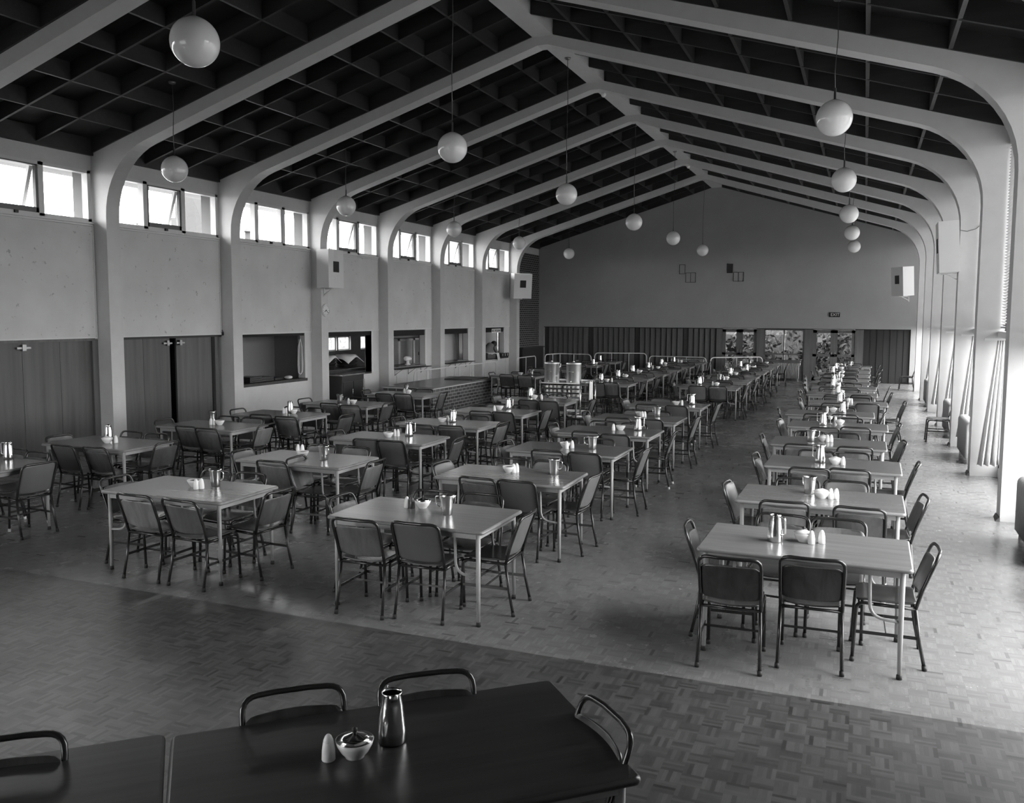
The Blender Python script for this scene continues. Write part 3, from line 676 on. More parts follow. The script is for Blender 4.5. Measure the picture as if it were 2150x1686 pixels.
for (xa, za, xb, zc, mull, l) in ((-6.76,4.40,-6.53,4.03,0,'left upper small thin vent frame on the far wall'), (-6.51,4.08,-6.12,3.70,1,'left lower square vent frame on the far wall'),
                           (-4.94,4.39,-4.72,4.04,0,'right upper small vent frame with a dark side on the far wall'), (-4.70,4.07,-4.31,3.72,1,'right lower square vent frame on the far wall')):
    t = thing('vent_frame', l, 'vent', (xa, YB, zc), 0, 'vent frames on the far wall'); W, H = xb-xa, za-zc; e = .016
    f = MB().box(0,e,-.02,0,0,H).box(W-e,W,-.02,0,0,H).box(0,W,-.02,0,0,e).box(0,W,-.02,0,H-e,H)
    if mull: f.box(W/2-.007,W/2+.007,-.018,0,0,H)
    f.build('frame', M['blackm'], t)
    if 'dark side' in l: MB().box(W-.06, W, -.05, 0, 0, H).box(0, W-.06, -.012, 0, 0, H).build('shutter', M['blackm'], t)
# garden beyond the glass
struct(MB().box(-30, 15, YB+9, YB+11, -.1, 5.2).build('hedge_sky_block', M['leaf']))  # dark hedge slab added to block the sky behind the glazing
struct(MB().box(-20, 8, YB+.3, YB+3.6, 2.35, 2.5).build('added_shade_slab', M['dark']))  # roof slab added outside to shade the garden behind the glass
struct(MB().box(-40, 25, YB+.3, YB+30, -.14, -.05).build('ground', M['leaf']))
def bush(x, y, r, label, sd):
    rnd = random.Random(sd); g = MB()
    for i in range(420):
        th, ph = rnd.uniform(0, 2*PI), math.acos(rnd.uniform(-.6, 1)); q = r*rnd.uniform(.7, 1.05)
        p = Vector((q*math.sin(ph)*math.cos(th), q*math.sin(ph)*math.sin(th), r*.8+q*1.0*math.cos(ph)))
        a = Vector((rnd.uniform(-1,1), rnd.uniform(-1,1), rnd.uniform(-1,1))).normalized()*.16; b = a.cross(Vector((rnd.uniform(-1,1), rnd.uniform(-1,1), .3))).normalized()*.07
        g.add([p-a, p+b, p+a, p-b], [(0,1,2,3)])
    tag(g.build('shrub', M['leaf'], loc=(x, y, -.16)), label, 'shrub', 'garden shrubs beyond the far glazing')
for i, (x, y, r, l) in enumerate(((-9.0, YB+6, 1.3, 'leafy shrub seen through the left glazed doors'), (-4.6, YB+4.6, 1.1, 'leafy shrub behind the left half of the garden window'), (-3.1, YB+6.0, 1.5, 'leafy shrub behind the middle of the garden window'),
                             (-1.6, YB+4.8, 1.0, 'leafy shrub behind the right edge of the garden window'), (-.2, YB+5.5, 1.3, 'leafy shrub seen through the right glazed doors'))): bush(x, y, r, l, i)
# pale tower and building seen through the clerestory
t = thing('tower', 'faint pale tower outside, seen through a clerestory window above the ajar doors', 'tower', (-40, 44.2, 0))
MB().box(-1, 1, -1, 1, -.2, 8.5).box(-.8, .8, -.85, -.2, 8.5, 10.2).build('shaft', M['building'], t)
MB().lathe([(.34, 8.5), (.34, 9.05), (.42, 9.1), (.42, 9.25), (.001, 9.3)], 16, (0, .25, 0)).build('cap', M['building'], t)
t = thing('roof_ventilator', 'faint little peaked ventilator outside, seen through the closed clerestory window', 'ventilator', (-40, 49.45, 0))
MB().box(-.25, .25, -.12, .12, -.2, 8.2).build('post', M['building'], t)
MB().lathe([(.45, 8.15), (.43, 8.2), (.001, 8.6)], 4).build('cap', M['building'], t)

# ---------------------------------------------------------------- speakers, clock, lamps
def speaker_box(label, loc, rz, tilt, W=.64, D=.34, H=.92, gr=(.0, .10, .20, .32), slots=False, bracket=True):
    t = thing('loudspeaker', label, 'speaker', loc, rz); t.rotation_euler = (tilt, 0, rz)
    MB().box(-W/2, W/2, -D, 0, 0, H).build('cabinet', M['speaker'], t)     # front faces +y
    cx, cz, w, h = gr
    MB().box(cx-w/2, cx+w/2, -.0, .006, cz+.38-h/2, cz+.38+h/2).build('grille', M['grille'], t)
    if slots:
        for q in range(3):
            for zz in (-.30, .30): MB().box(cx+(q-1)*.06-.008, cx+(q-1)*.06+.008, 0, .004, cz+.38+zz-.10, cz+.38+zz+.10).build('slot', M['paper'], t)
    if bracket:
        MB().tube([(0,-D+.02,-.02),(0,-.05,-.02)], .012, 6).tube([(0,-D-.02,-.16),(0,-.12,-.01)], .010, 6).tube([(0,-D-.02,-.2),(0,-D-.02,.0)], .012, 6).build('bracket', M['speaker'], t)
speaker_box('loudspeaker with tall grille slot on the left column above the clock', (-11.92, 17.93, 3.05), -PI/2, .0, gr=(.0, .13, .24, .26), slots=True)
speaker_box('loudspeaker with square dark grille on the far left column before the brick wall', (-11.86, 30.12, 3.03), -.75*PI, -.10, W=.72, gr=(.0, .16, .24, .27))
speaker_box('large plain loudspeaker side-on, high on the right hand columns', (1.22, 17.88, 3.20), PI/2, -.06, gr=(0, .12, .24, .26))
speaker_box('smaller loudspeaker with slim grille on the farthest right column', (.93, 30.35, 3.06), 2.11, -.06, W=.64, D=.38, gr=(0, .14, .22, .27))
t = tag(MB().tube([(1.30,17.6,4.06),(1.48,17.72,3.98),(1.66,17.80,3.95),(1.80,17.80,3.99),(1.90,17.80,4.08)], .006, 6).build('speaker_cable', M['tubegrey']), 'thin cable sagging from the large right loudspeaker to the window', 'cable')
t = thing('wall_clock', 'round pale wall clock on the column below the left loudspeaker', 'clock', (XLI, FY(3)+.145, 2.51), 0)
MB().add(*(lambda m: (m.v, m.f))(MB().lathe([(.001,0),(.15,0),(.155,.02),(.15,.05),(.14,.05),(.135,.035),(.001,.035)], 32))).build('case', M['speaker'], t).rotation_euler = (0, PI/2, 0)
h = MB().box(.04,.044,-.007,.007,-.02,.07).build('hour_hand', M['black'], t); h.rotation_euler = (2.1, 0, 0)
h = MB().box(.044,.048,-.005,.005,-.02,.11).build('minute_hand', M['black'], t); h.rotation_euler = (-2.2, 0, 0)
g = MB()
for q in range(12):
    a = PI*q/6; g.add(*(lambda y, z, s: ([(.037,y-s,z-s),(.037,y+s,z-s),(.037,y+s,z+s),(.037,y-s,z+s)], [(0,1,2,3)]))(.115*math.sin(a), .115*math.cos(a), .007))
g.build('hour_marks', M['black'], t)

ordw = ['first', 'second', 'third', 'fourth', 'fifth', 'sixth', 'seventh', 'eighth', 'ninth', 'tenth', 'eleventh', 'twelfth', 'thirteenth', 'fourteenth']
def pendant(x, y, z, zc, label):
    t = thing('globe_pendant', label, 'lamp', (x, y, zc), 0, 'opal globe pendants'); L = zc-z; R = .207
    MB().lathe([(.001, -L-R)] + [(max(.001, R*math.sin(PI*i/22)), -L-R*math.cos(PI*i/22)) for i in range(1, 20)] + [(.06, -L+R*.97)], 40).build('globe', M['opal'], t)
    MB().lathe([(.009, -L+R+.14), (.014, -L+R+.13), (.014, -L+R+.012), (.05, -L+R-.002), (.055, -L+R-.012), (.001, -L+R-.012)], 20).build('gallery', M['brass'], t)
    pts = [(0,0,-.02), (.012,0,-L*.33), (-.008,0,-L*.6), (0,0,-L+R+.1)]
    MB().tube(pts, .006, 6).build('cord', M['tubegrey'], t)
    MB().lathe([(.001,0),(.06,0),(.05,-.03),(.012,-.045),(.001,-.045)], 16).build('canopy', M['brass'], t)
for i, y in enumerate((6.03, 11.03, 16.0, 21.25, 26.0, 31.05)):
    pendant(XR0, y, 4.72, 7.27, 'opal globe pendant under the ridge, %s from the camera' % ordw[i])
    if i:
        pendant(-10.36, y, 4.72, ZT(-10.36)+.25, 'opal globe pendant on the hatch side, %s of five from the camera' % ordw[i-1])
        pendant(-.42, y, 4.72, ZT(-.42)+.25, 'opal globe pendant on the window side, %s of five from the camera' % ordw[i-1])
for (y, l) in ((FY(3)+.45, 'small bare lamp under the ridge beam, nearer one'), (FY(6)+.45, 'small bare lamp under the ridge beam, farther one')):
    t = thing('bare_lamp', l, 'lamp', (XR0+.05, y, 7.27))
    MB().lathe([(.001,0),(.03,0),(.04,-.06),(.055,-.10),(.03,-.11),(.001,-.11)], 14).build('holder', M['blackm'], t)
    MB().sphere((0,0,-.16), .055, 14, 9).build('bulb', M['opal'], t)

# ---------------------------------------------------------------- rails, brick counter, trolley
def rail(pts, z, label, posts):
    t = thing('barrier_rail', label, 'rail', (0,0,0), 0, 'white tube barrier rails'); P = [(x, y, z) for x, y in pts]
    MB().tube(fillet([(P[0][0],P[0][1],0)] + P + [(P[-1][0],P[-1][1],0)], .16, 6), .019, 10).build('rail', M['legpaint2'], t)
    for x, y in posts: MB().tube([(x,y,0),(x,y,z)], .014, 8).build('post', M['legpaint2'], t)
M['legpaint2'] = plain('white rail enamel', .60, .3)
def lerp(a, b, u): return (a[0]+(b[0]-a[0])*u, a[1]+(b[1]-a[1])*u)
rail([(-11.05,30.4),(-10.8,31.4),(-9.5,31.2)], .95, 'white tube rail with a bend, leftmost before the far boarded wall', [(-10.8,31.4), lerp((-10.8,31.4),(-9.5,31.2),.45), (-10.92,30.9)])
rail([(-9.72,32.4),(-7.78,32.9)], .96, 'white tube rail second from left before the far boarded wall', [lerp((-9.72,32.4),(-7.78,32.9),u) for u in (.33,.66)])
rail([(-7.62,32.7),(-5.42,32.45)], .87, 'white tube rail in front of the dark far radiator', [lerp((-7.62,32.7),(-5.42,32.45),u) for u in (.33,.66)])
rail([(-5.12,31.6),(-3.45,32.9)], .91, 'white tube rail in front of the left glazed doors', [lerp((-5.12,31.6),(-3.45,32.9),u) for u in (.5,.9)])
rail([(-11.35,28.3),(-11.35,30.2)], .90, 'white tube rail before the brick wall at far left', [(-11.35,29.2)])
rail([(-11.42,20.9),(-11.42,26.6)], .86, 'long white queue rail in front of the serving hatches', [(-11.42,20.9+q*.95) for q in range(1,6)])
t = thing('brick_counter', 'low brick counter with pale edged top beside the hatch row', 'counter', (-10.45, 20.7, 0))
MB().box(-.70, .70, -1.9, 1.9, 0, .585).build('brick_body', M['brickc'], t)
MB().box(-.72, .72, -1.92, 1.92, .60, .63).build('top', M['cover'], t)
MB().box(-.73, .73, -1.93, 1.93, .583, .602).build('edging', M['trim'], t)
tag(MB().box(-.42, .42, -.55, .55, 0, .025).build('board', M['panel'], loc=(-10.3, 21.9, .63)), 'dark board lying on the far end of the brick counter', 'board')

tx0, tx1, ty0, ty1 = -6.72, -5.78, 18.2, 19.35
t = thing('tea_trolley', 'steel tea trolley carrying two urns and trays of cups', 'trolley', ((tx0+tx1)/2, (ty0+ty1)/2, 0)); W, D = tx1-tx0, ty1-ty0
for z, nm in ((.86, 'top_shelf'), (.54, 'middle_shelf'), (.14, 'bottom_shelf')): MB().box(-W/2, W/2, -D/2, D/2, z, z+.022).box(-W/2,W/2,-D/2,-D/2+.012,z,z+.05).box(-W/2,W/2,D/2-.012,D/2,z,z+.05).build(nm, M['steelb'], t)
for sx in (-1, 1):
    for sy in (-1, 1):
        l = MB().tube([(sx*W/2, sy*D/2, .08), (sx*W/2, sy*D/2, .96)], .016, 8).build('leg', M['steelb'], t)
        MB().lathe([(.001,-.016),(.04,-.016),(.045,0),(.04,.016),(.001,.016)], 14).build('castor', M['rubber'], l)
        c = l.children[0]; c.location = (sx*W/2, sy*D/2, .045); c.rotation_euler = (0, PI/2, 0)
MB().tube(fillet([(W/2,-D/2,.93),(W/2+.14,-D/2,.93),(W/2+.14,D/2,.93),(W/2,D/2,.93)], .06, 4), .014, 8).build('push_handle', M['steelb'], t)
for x, l in ((-6.50, 'tall steel tea urn on the left of the trolley'), (-5.98, 'tall steel tea urn on the right of the trolley')):
    u = thing('tea_urn', l, 'urn', (x-.02, 18.40, .882))
    MB().lathe([(.001,0),(.165,0),(.168,.01),(.168,.43),(.174,.44),(.174,.46),(.16,.46),(.16,.455),(.001,.455)], 40).build('body', M['urn'], u)
    MB().lathe([(.001,.49),(.03,.485),(.15,.47),(.168,.46),(.001,.458)], 32).lathe([(.001,.505),(.022,.502),(.022,.49),(.012,.48),(.001,.48)], 12).build('lid', M['urn'], u)
    MB().tube(fillet([(-.05,-.165,.27),(-.05,-.20,.27),(.05,-.20,.27),(.05,-.165,.27)], .02, 3), .008, 6).build('handle', M['steel'], u)
    MB().tube([(0,-.165,.06),(0,-.22,.06),(0,-.225,.03)], .012, 8).build('tap', M['steel'], u)
t = tag(MB().plate(lambda u, v: (.02*math.sin(7*u)-.01, -.10+.2*u+.04*v*(u-.5), -.42*v), 8, 8, .006, (1,0,0)).build('tea_towel', M['linen'], loc=(tx1+.155, 18.5, .945)), 'white tea towel hung on the right end of the tea trolley', 'towel')
cupm = MB().lathe([(.034,0),(.036,.0),(.034,.045),(.022,.068),(.020,.07),(.001,.07)], 14).mesh('cup', M['chinaw'])
hm = MB().tube([(.034,0,.05),(.055,0,.045),(.055,0,.025),(.035,0,.015)], .005, 6).mesh('handle', M['chinaw'])
tm = MB().box(-.2,.2,-.17,.17,0,.012).box(-.2,.2,-.17,-.16,.012,.03).box(-.2,.2,.16,.17,.012,.03).mesh('cup_tray', M['dark'])
lay = ['bottom', 'middle', 'top']
for s, x in enumerate((-6.47, -6.04)):
    for z in range(3):
        zz = .563+.095*z; side = ('left', 'right')[s]
        o = bpy.data.objects.new('cup_tray', tm); C.objects.link(o); o.location = (x, 18.45, zz); tag(o, 'dark tray, %s of the %s stack of cups on the trolley' % (lay[z], side), 'tray', 'cup trays on the tea trolley')
        for i in range(4):
            for j in range(3):
                c = bpy.data.objects.new('cup', cupm); C.objects.link(c); c.location = (x-.145+.097*i, 18.34+.10*j, zz+.013); c.rotation_euler = (0,0,random.uniform(0,6))
                tag(c, 'upturned white cup on the %s tray of the %s stack' % (lay[z], side), 'cup', 'cups on the %s %s tray of the trolley' % (lay[z], side))
                hh = bpy.data.objects.new('handle', hm); C.objects.link(hh); hh.parent = c
for q, (x, y) in enumerate(((-6.3, 18.5), (-6.0, 18.6))):
    tag(MB().lathe([(.001,0),(.05,0),(.12,.03),(.125,.035),(.05,.012),(.001,.012)], 20, (0,0,0)).lathe([(.001,.015),(.05,.015),(.12,.045),(.125,.05),(.05,.027),(.001,.027)], 20).build('plate_pile', M['chinaw'], loc=(x, y, .162)), 'small %s pile of white plates on the bottom shelf of the trolley' % ('left', 'right')[q], 'plates')
# where every table stands: centre, chairs (side, x, y, angle) and things on it (kind, x, y)
LAYOUT = {
 'R1': ((-0.345, 6.467), [('F', -0.78, 6.03, 1.2), ('F', -0.275, 6.23, 2.4), ('B', -0.573, 6.879, 175.3), ('B', -0.136, 6.878, 179.7), ('L', -0.91, 6.574, -85.6), ('R', 0.22, 6.519, 91.5)], [('T', -0.551, 6.464), ('b', -0.358, 6.531), ('s', -0.3, 6.484), ('s', -0.232, 6.527)]),
 'R2': ((-0.32, 8.217), [('F', -0.609, 8.0, 4.0), ('F', 0.036, 7.988, -3.9), ('B', -0.578, 8.567, 175.1), ('B', -0.126, 8.596, 177.2), ('L', -0.885, 8.36, -92.2), ('R', 0.259, 8.36, 94.2)], [('U', -0.419, 8.367), ('b', -0.304, 8.188), ('s', -0.227, 8.177), ('s', -0.181, 8.196)]),
 'R3': ((-0.275, 10.188), [('F', -0.5, 9.838, 2.7), ('F', -0.077, 9.928, -3.4), ('B', -0.503, 10.528, 175.0), ('B', -0.076, 10.527, 183.7), ('L', -0.84, 10.268, -92.9), ('R', 0.305, 10.331, 87.2)], [('T', -0.411, 10.22), ('b', -0.248, 10.153), ('s', -0.166, 10.122)]),
 'R4': ((-0.385, 11.898), [('F', -0.707, 11.597, 4.8), ('F', -0.074, 11.614, 3.7), ('B', -0.659, 12.312, 177.0), ('B', -0.192, 12.287, 184.4), ('L', -0.95, 12.027, -88.1), ('R', 0.235, 12.04, 94.7)], [('U', -0.6, 11.91), ('b', -0.453, 11.997), ('s', -0.398, 11.951), ('s', -0.352, 11.971)]),
 'R5': ((-0.325, 13.867), [('F', -0.504, 13.452, 3.9), ('F', -0.06, 13.647, -2.0), ('B', -0.592, 14.209, 178.0), ('B', -0.163, 14.2, 181.0), ('L', -0.89, 13.882, -95.0), ('R', 0.249, 14.01, 91.8)], [('T', -0.529, 13.78), ('b', -0.297, 13.944), ('s', -0.367, 14.227), ('g', -0.435, 14.01)]),
 'R6': ((-0.495, 15.568), [('F', -0.668, 15.257, -1.6), ('F', -0.239, 15.343, -1.9), ('B', -0.721, 15.939, 182.0), ('B', -0.32, 15.939, 175.6), ('L', -1.06, 15.687, -85.2), ('R', 0.077, 15.71, 85.2)], [('T', -0.296, 15.708), ('b', -0.455, 15.797), ('s', -0.545, 15.757)]),
 'R7': ((-0.245, 17.617), [('F', -0.498, 17.247, 2.5), ('F', 0.081, 17.399, 3.4), ('B', -0.543, 18.015, 175.1), ('B', -0.066, 17.997, 175.5), ('L', -0.842, 17.677, -93.2), ('R', 0.474, 17.759, 94.6)], [('T', -0.39, 17.623), ('b', -0.238, 17.692), ('s', -0.179, 17.52)]),
 'R8': ((-0.395, 19.617), [('F', -0.502, 19.079, -3.0), ('F', -0.024, 19.248, 2.6), ('B', -0.611, 20.029, 180.2), ('B', -0.217, 19.976, 182.8), ('L', -0.96, 19.599, -93.9), ('R', 0.289, 19.678, 92.5)], [('T', -0.474, 19.46), ('s', -0.572, 19.538), ('b', -0.412, 19.611)]),
 'R9': ((-0.395, 21.418), [('F', -0.689, 21.128, -4.1), ('F', -0.271, 21.136, -1.6), ('B', -0.64, 21.828, 180.5), ('B', -0.218, 21.829, 178.1), ('L', -0.992, 21.558, -94.2), ('R', 0.293, 21.56, 86.5)], [('T', -0.641, 21.635), ('b', -0.549, 21.778), ('s', -0.492, 21.778)]),
 'R10': ((-0.525, 23.067), [('F', -0.832, 22.789, 4.9), ('F', -0.389, 22.704, 0.3), ('B', -0.788, 23.416, 179.6), ('B', -0.327, 23.469, 179.2), ('L', -1.096, 23.209, -94.7), ('R', 0.089, 23.134, 86.3)], [('T', -0.671, 22.967), ('b', -0.574, 23.427), ('s', -0.502, 23.39)]),
 'R11': ((-0.515, 24.668), [('F', -0.817, 24.386, -3.9), ('F', -0.332, 24.371, -0.7), ('B', -0.802, 25.072, 185.0), ('B', -0.341, 25.036, 183.5), ('L', -1.178, 24.81, -90.1), ('R', 0.123, 24.801, 87.9)], [('U', -0.615, 24.905), ('b', -0.525, 25.028), ('s', -0.583, 25.028)]),
 'R12': ((-0.495, 26.617), [('F', -0.837, 26.263, 4.6), ('F', -0.337, 26.338, 1.3), ('B', -0.75, 26.975, 182.8), ('B', -0.338, 26.969, 183.7), ('L', -1.096, 26.693, -87.3), ('R', 0.139, 26.759, 92.6)], [('T', -0.81, 26.879), ('b', -0.551, 26.77)]),
 'R13': ((-0.485, 28.518), [('F', -0.831, 28.214, 2.7), ('F', -0.337, 28.194, 1.9), ('B', -0.759, 28.931, 175.1), ('B', -0.283, 28.898, 180.5), ('L', -1.075, 28.644, -90.4), ('R', 0.233, 28.624, 93.2)], [('T', -0.786, 28.878), ('b', -0.615, 28.702)]),
 'R14': ((-0.435, 30.867), [('F', -0.747, 30.571, 2.4), ('F', -0.28, 30.557, 3.3), ('B', -0.703, 31.27, 184.8), ('B', -0.215, 31.256, 184.6), ('L', -1.052, 31.001, -93.3), ('R', 0.214, 30.987, 89.8)], [('U', -0.401, 30.711), ('b', -0.684, 30.816), ('s', -0.559, 30.695)]),
 'M1': ((-3.325, 6.277), [('F', -3.66, 5.98, 1.9), ('F', -3.17, 6.06, 2.2), ('B', -3.559, 6.62, 181.7), ('B', -3.113, 6.657, 179.2), ('L', -3.952, 6.41, -88.6), ('R', -2.76, 6.42, 92.2)], [('s', -3.562, 6.377), ('d', -3.514, 6.378), ('b', -3.434, 6.422), ('U', -3.135, 6.289)]),
 'M2': ((-3.325, 8.168), [('F', -3.471, 7.95, -4.7), ('F', -3.062, 7.95, -3.4), ('B', -3.585, 8.554, 181.3), ('B', -3.157, 8.557, 175.4), ('L', -3.937, 8.31, -94.5), ('R', -2.75, 8.31, 86.3)], [('b', -3.393, 8.259), ('s', -3.338, 8.252), ('s', -3.319, 8.29), ('U', -2.922, 8.342)]),
 'M3': ((-3.325, 10.078), [('F', -3.438, 9.86, -1.8), ('F', -2.97, 9.853, -3.2), ('B', -3.608, 10.409, 181.1), ('B', -3.138, 10.44, 180.9), ('L', -3.914, 10.06, -95.0), ('R', -2.671, 10.22, 89.1)], [('b', -3.398, 10.111), ('s', -3.351, 10.026), ('s', -3.307, 10.108), ('U', -3.053, 10.135)]),
 'M4': ((-3.325, 11.867), [('F', -3.508, 11.632, -2.2), ('F', -3.073, 11.529, -0.9), ('B', -3.615, 12.269, 181.1), ('B', -3.145, 12.198, 175.9), ('L', -3.945, 12.01, -89.2), ('R', -2.686, 11.959, 94.6)], [('s', -3.282, 11.92), ('b', -3.201, 12.011), ('T', -2.958, 12.062)]),
 'M5': ((-3.325, 13.617), [('F', -3.555, 13.399, 3.2), ('F', -3.026, 13.399, -0.8), ('B', -3.552, 14.002, 181.0), ('B', -3.145, 13.957, 180.6), ('L', -3.986, 13.76, -88.9), ('R', -2.683, 13.76, 88.5)], [('b', -3.383, 13.877), ('s', -3.291, 13.698), ('s', -3.253, 13.715), ('U', -3.083, 13.863)]),
 'M6': ((-3.325, 15.918), [('F', -3.629, 15.655, 3.9), ('F', -3.043, 15.591, -5.0), ('B', -3.615, 16.296, 181.3), ('B', -3.126, 16.258, 183.9), ('L', -3.928, 16.06, -92.7), ('R', -2.702, 16.021, 87.9)], [('b', -3.182, 15.887), ('s', -3.068, 15.844), ('T', -2.92, 16.051)]),
 'M7': ((-3.325, 20.567), [('F', -3.533, 20.205, 4.7), ('F', -3.069, 20.344, -1.2), ('B', -3.538, 20.977, 184.8), ('B', -3.127, 20.918, 180.0), ('L', -3.932, 20.635, -85.2), ('R', -2.756, 20.709, 89.9)], [('T', -3.625, 20.867), ('s', -3.294, 20.707), ('b', -3.194, 20.676)]),
 'M8': ((-3.325, 22.518), [('F', -3.681, 22.193, -0.6), ('F', -3.193, 22.206, -2.1), ('B', -3.555, 22.92, 177.7), ('B', -3.174, 22.893, 184.4), ('L', -3.968, 22.623, -92.3), ('R', -2.745, 22.636, 87.9)], [('U', -3.408, 22.488), ('b', -3.272, 22.825), ('s', -3.311, 22.624)]),
 'M9': ((-3.325, 24.468), [('F', -3.642, 24.143, 2.4), ('F', -3.141, 24.155, -3.8), ('B', -3.557, 24.823, 178.0), ('B', -3.132, 24.826, 180.3), ('L', -3.936, 24.573, -87.5), ('R', -2.701, 24.585, 87.5)], [('T', -3.462, 24.828), ('b', -3.307, 24.828), ('s', -3.415, 24.828)]),
 'M10': ((-3.325, 26.468), [('F', -3.66, 26.183, -4.9), ('F', -3.116, 26.15, 2.8), ('B', -3.587, 26.847, 179.8), ('B', -3.118, 26.852, 184.1), ('L', -3.929, 26.61, -86.5), ('R', -2.74, 26.58, 93.3)], [('T', -3.253, 26.828), ('b', -3.36, 26.828), ('s', -3.336, 26.828)]),
 'M11': ((-3.325, 28.468), [('F', -3.707, 28.176, -2.1), ('F', -3.136, 28.139, 2.8), ('B', -3.543, 28.808, 180.0), ('B', -3.137, 28.845, 178.3), ('L', -3.905, 28.606, -86.9), ('R', -2.753, 28.569, 93.2)], [('T', -3.683, 28.698), ('b', -3.246, 28.258), ('s', -3.169, 28.295)]),
 'M12': ((-3.325, 30.817), [('F', -3.62, 30.509, 4.8), ('F', -3.202, 30.515, 5.0), ('B', -3.562, 31.149, 181.5), ('B', -3.108, 31.164, 184.5), ('L', -3.961, 30.939, -92.1), ('R', -2.668, 30.945, 91.1)], [('U', -3.621, 30.626), ('b', -3.103, 31.04)]),
 'L1': ((-5.855, 6.318), [('F', -5.963, 6.02, -0.9), ('F', -5.417, 5.999, -3.4), ('B', -6.099, 6.649, 175.7), ('B', -5.696, 6.68, 175.6), ('L', -6.478, 6.3, -86.2), ('R', -5.186, 6.429, 86.3)], [('U', -5.702, 6.48), ('b', -5.87, 6.386), ('s', -5.769, 6.293), ('s', -5.737, 6.331)]),
 'L2': ((-5.855, 8.178), [('F', -5.972, 7.961, -0.7), ('S', -5.58, 7.99, -86.0), ('B', -6.127, 8.56, 178.7), ('B', -5.666, 8.59, 175.6), ('L', -6.49, 8.161, -88.7), ('R', -5.224, 8.161, 90.1)], [('s', -6.209, 8.482), ('s', -6.163, 8.503), ('b', -5.971, 8.243), ('U', -5.624, 8.159)]),
 'L3': ((-5.855, 10.037), [('F', -5.929, 9.819, 4.1), ('F', -5.563, 9.819, 0.5), ('B', -6.099, 10.388, 182.5), ('B', -5.661, 10.387, 180.2), ('L', -6.433, 10.02, -91.3), ('R', -5.173, 10.18, 92.4)], [('b', -5.882, 10.04), ('s', -5.848, 10.155), ('s', -5.809, 10.172), ('T', -5.675, 10.231)]),
 'L4': ((-5.855, 11.798), [('F', -5.953, 11.409, -3.2), ('F', -5.532, 11.475, 2.1), ('B', -6.096, 12.133, 176.2), ('B', -5.652, 12.134, 180.9), ('L', -6.444, 11.78, -90.2), ('R', -5.258, 11.905, 85.3)], [('b', -5.975, 11.825), ('s', -5.927, 11.912), ('T', -5.802, 11.836)]),
 'L5': ((-5.855, 13.617), [('F', -5.911, 13.38, 2.3), ('F', -5.486, 13.399, -4.5), ('B', -6.141, 14.03, 176.2), ('B', -5.651, 13.965, 184.7), ('L', -6.487, 13.6, -93.6), ('R', -5.221, 13.76, 91.2)], [('s', -5.849, 13.559), ('b', -5.856, 13.803), ('T', -5.747, 13.936)]),
 'L6': ((-5.855, 15.787), [('F', -5.867, 15.522, -1.5), ('F', -5.433, 15.437, -2.6), ('B', -6.125, 16.17, 176.4), ('B', -5.677, 16.149, 183.3), ('L', -6.485, 15.77, -90.7), ('R', -5.048, 15.867, 93.5)], [('b', -5.99, 15.879), ('s', -5.844, 15.892), ('T', -6.177, 16.147)]),
 'L7': ((-5.855, 20.547), [('F', -5.896, 20.121, 0.2), ('F', -5.624, 20.329, 0.9), ('B', -6.103, 20.941, 175.3), ('B', -5.673, 20.883, 177.0), ('L', -6.424, 20.529, -90.2), ('R', -5.214, 20.689, 89.7)], [('T', -6.084, 20.894), ('b', -5.934, 20.876), ('s', -5.817, 20.907)]),
 'L8': ((-5.855, 22.468), [('F', -6.138, 22.156, -4.0), ('F', -5.692, 22.142, -3.5), ('B', -6.141, 22.829, 176.5), ('B', -5.674, 22.875, 177.5), ('L', -6.448, 22.586, -92.1), ('R', -5.266, 22.572, 85.3)], [('T', -6.072, 22.478), ('b', -5.867, 22.475), ('s', -5.972, 22.624)]),
 'L9': ((-5.855, 24.518), [('F', -6.134, 24.184, 1.7), ('F', -5.641, 24.212, -0.3), ('B', -6.07, 24.856, 181.7), ('B', -5.652, 24.872, 182.3), ('L', -6.436, 24.614, -94.8), ('R', -5.267, 24.642, 89.0)], [('T', -6.256, 24.779), ('b', -6.012, 24.659), ('s', -6.076, 24.629)]),
 'L10': ((-5.855, 26.418), [('F', -6.128, 26.083, -2.2), ('F', -5.704, 26.093, 2.3), ('B', -6.09, 26.76, 184.4), ('B', -5.686, 26.806, 181.5), ('L', -6.463, 26.513, -94.9), ('R', -5.284, 26.523, 89.1)], [('T', -6.246, 26.69), ('b', -5.941, 26.7), ('s', -6.128, 26.778)]),
 'L11': ((-5.855, 28.468), [('F', -6.24, 28.15, -1.5), ('F', -5.636, 28.147, -4.1), ('B', -6.149, 28.876, 175.5), ('B', -5.666, 28.88, 177.4), ('L', -6.425, 28.58, -94.4), ('R', -5.264, 28.577, 88.1)], [('T', -6.306, 28.828), ('b', -6.173, 28.828), ('s', -6.185, 28.828)]),
 'L12': ((-5.855, 30.817), [('F', -6.239, 30.453, 0.1), ('F', -5.638, 30.466, -1.0), ('B', -6.107, 31.152, 180.4), ('B', -5.68, 31.154, 184.2), ('L', -6.48, 30.883, -92.9), ('R', -5.288, 30.896, 89.9)], [('T', -6.23, 30.538), ('b', -6.028, 30.811), ('s', -6.154, 30.927)]),
 'K0': ((-9.005, 6.467), [('F', -9.326, 6.133, 4.1), ('F', -8.822, 6.165, -1.9), ('B', -9.265, 6.869, 178.1), ('B', -8.837, 6.805, 175.9), ('L', -9.647, 6.563, -91.9), ('R', -8.44, 6.595, 86.3)], [('T', -8.911, 6.79)]),
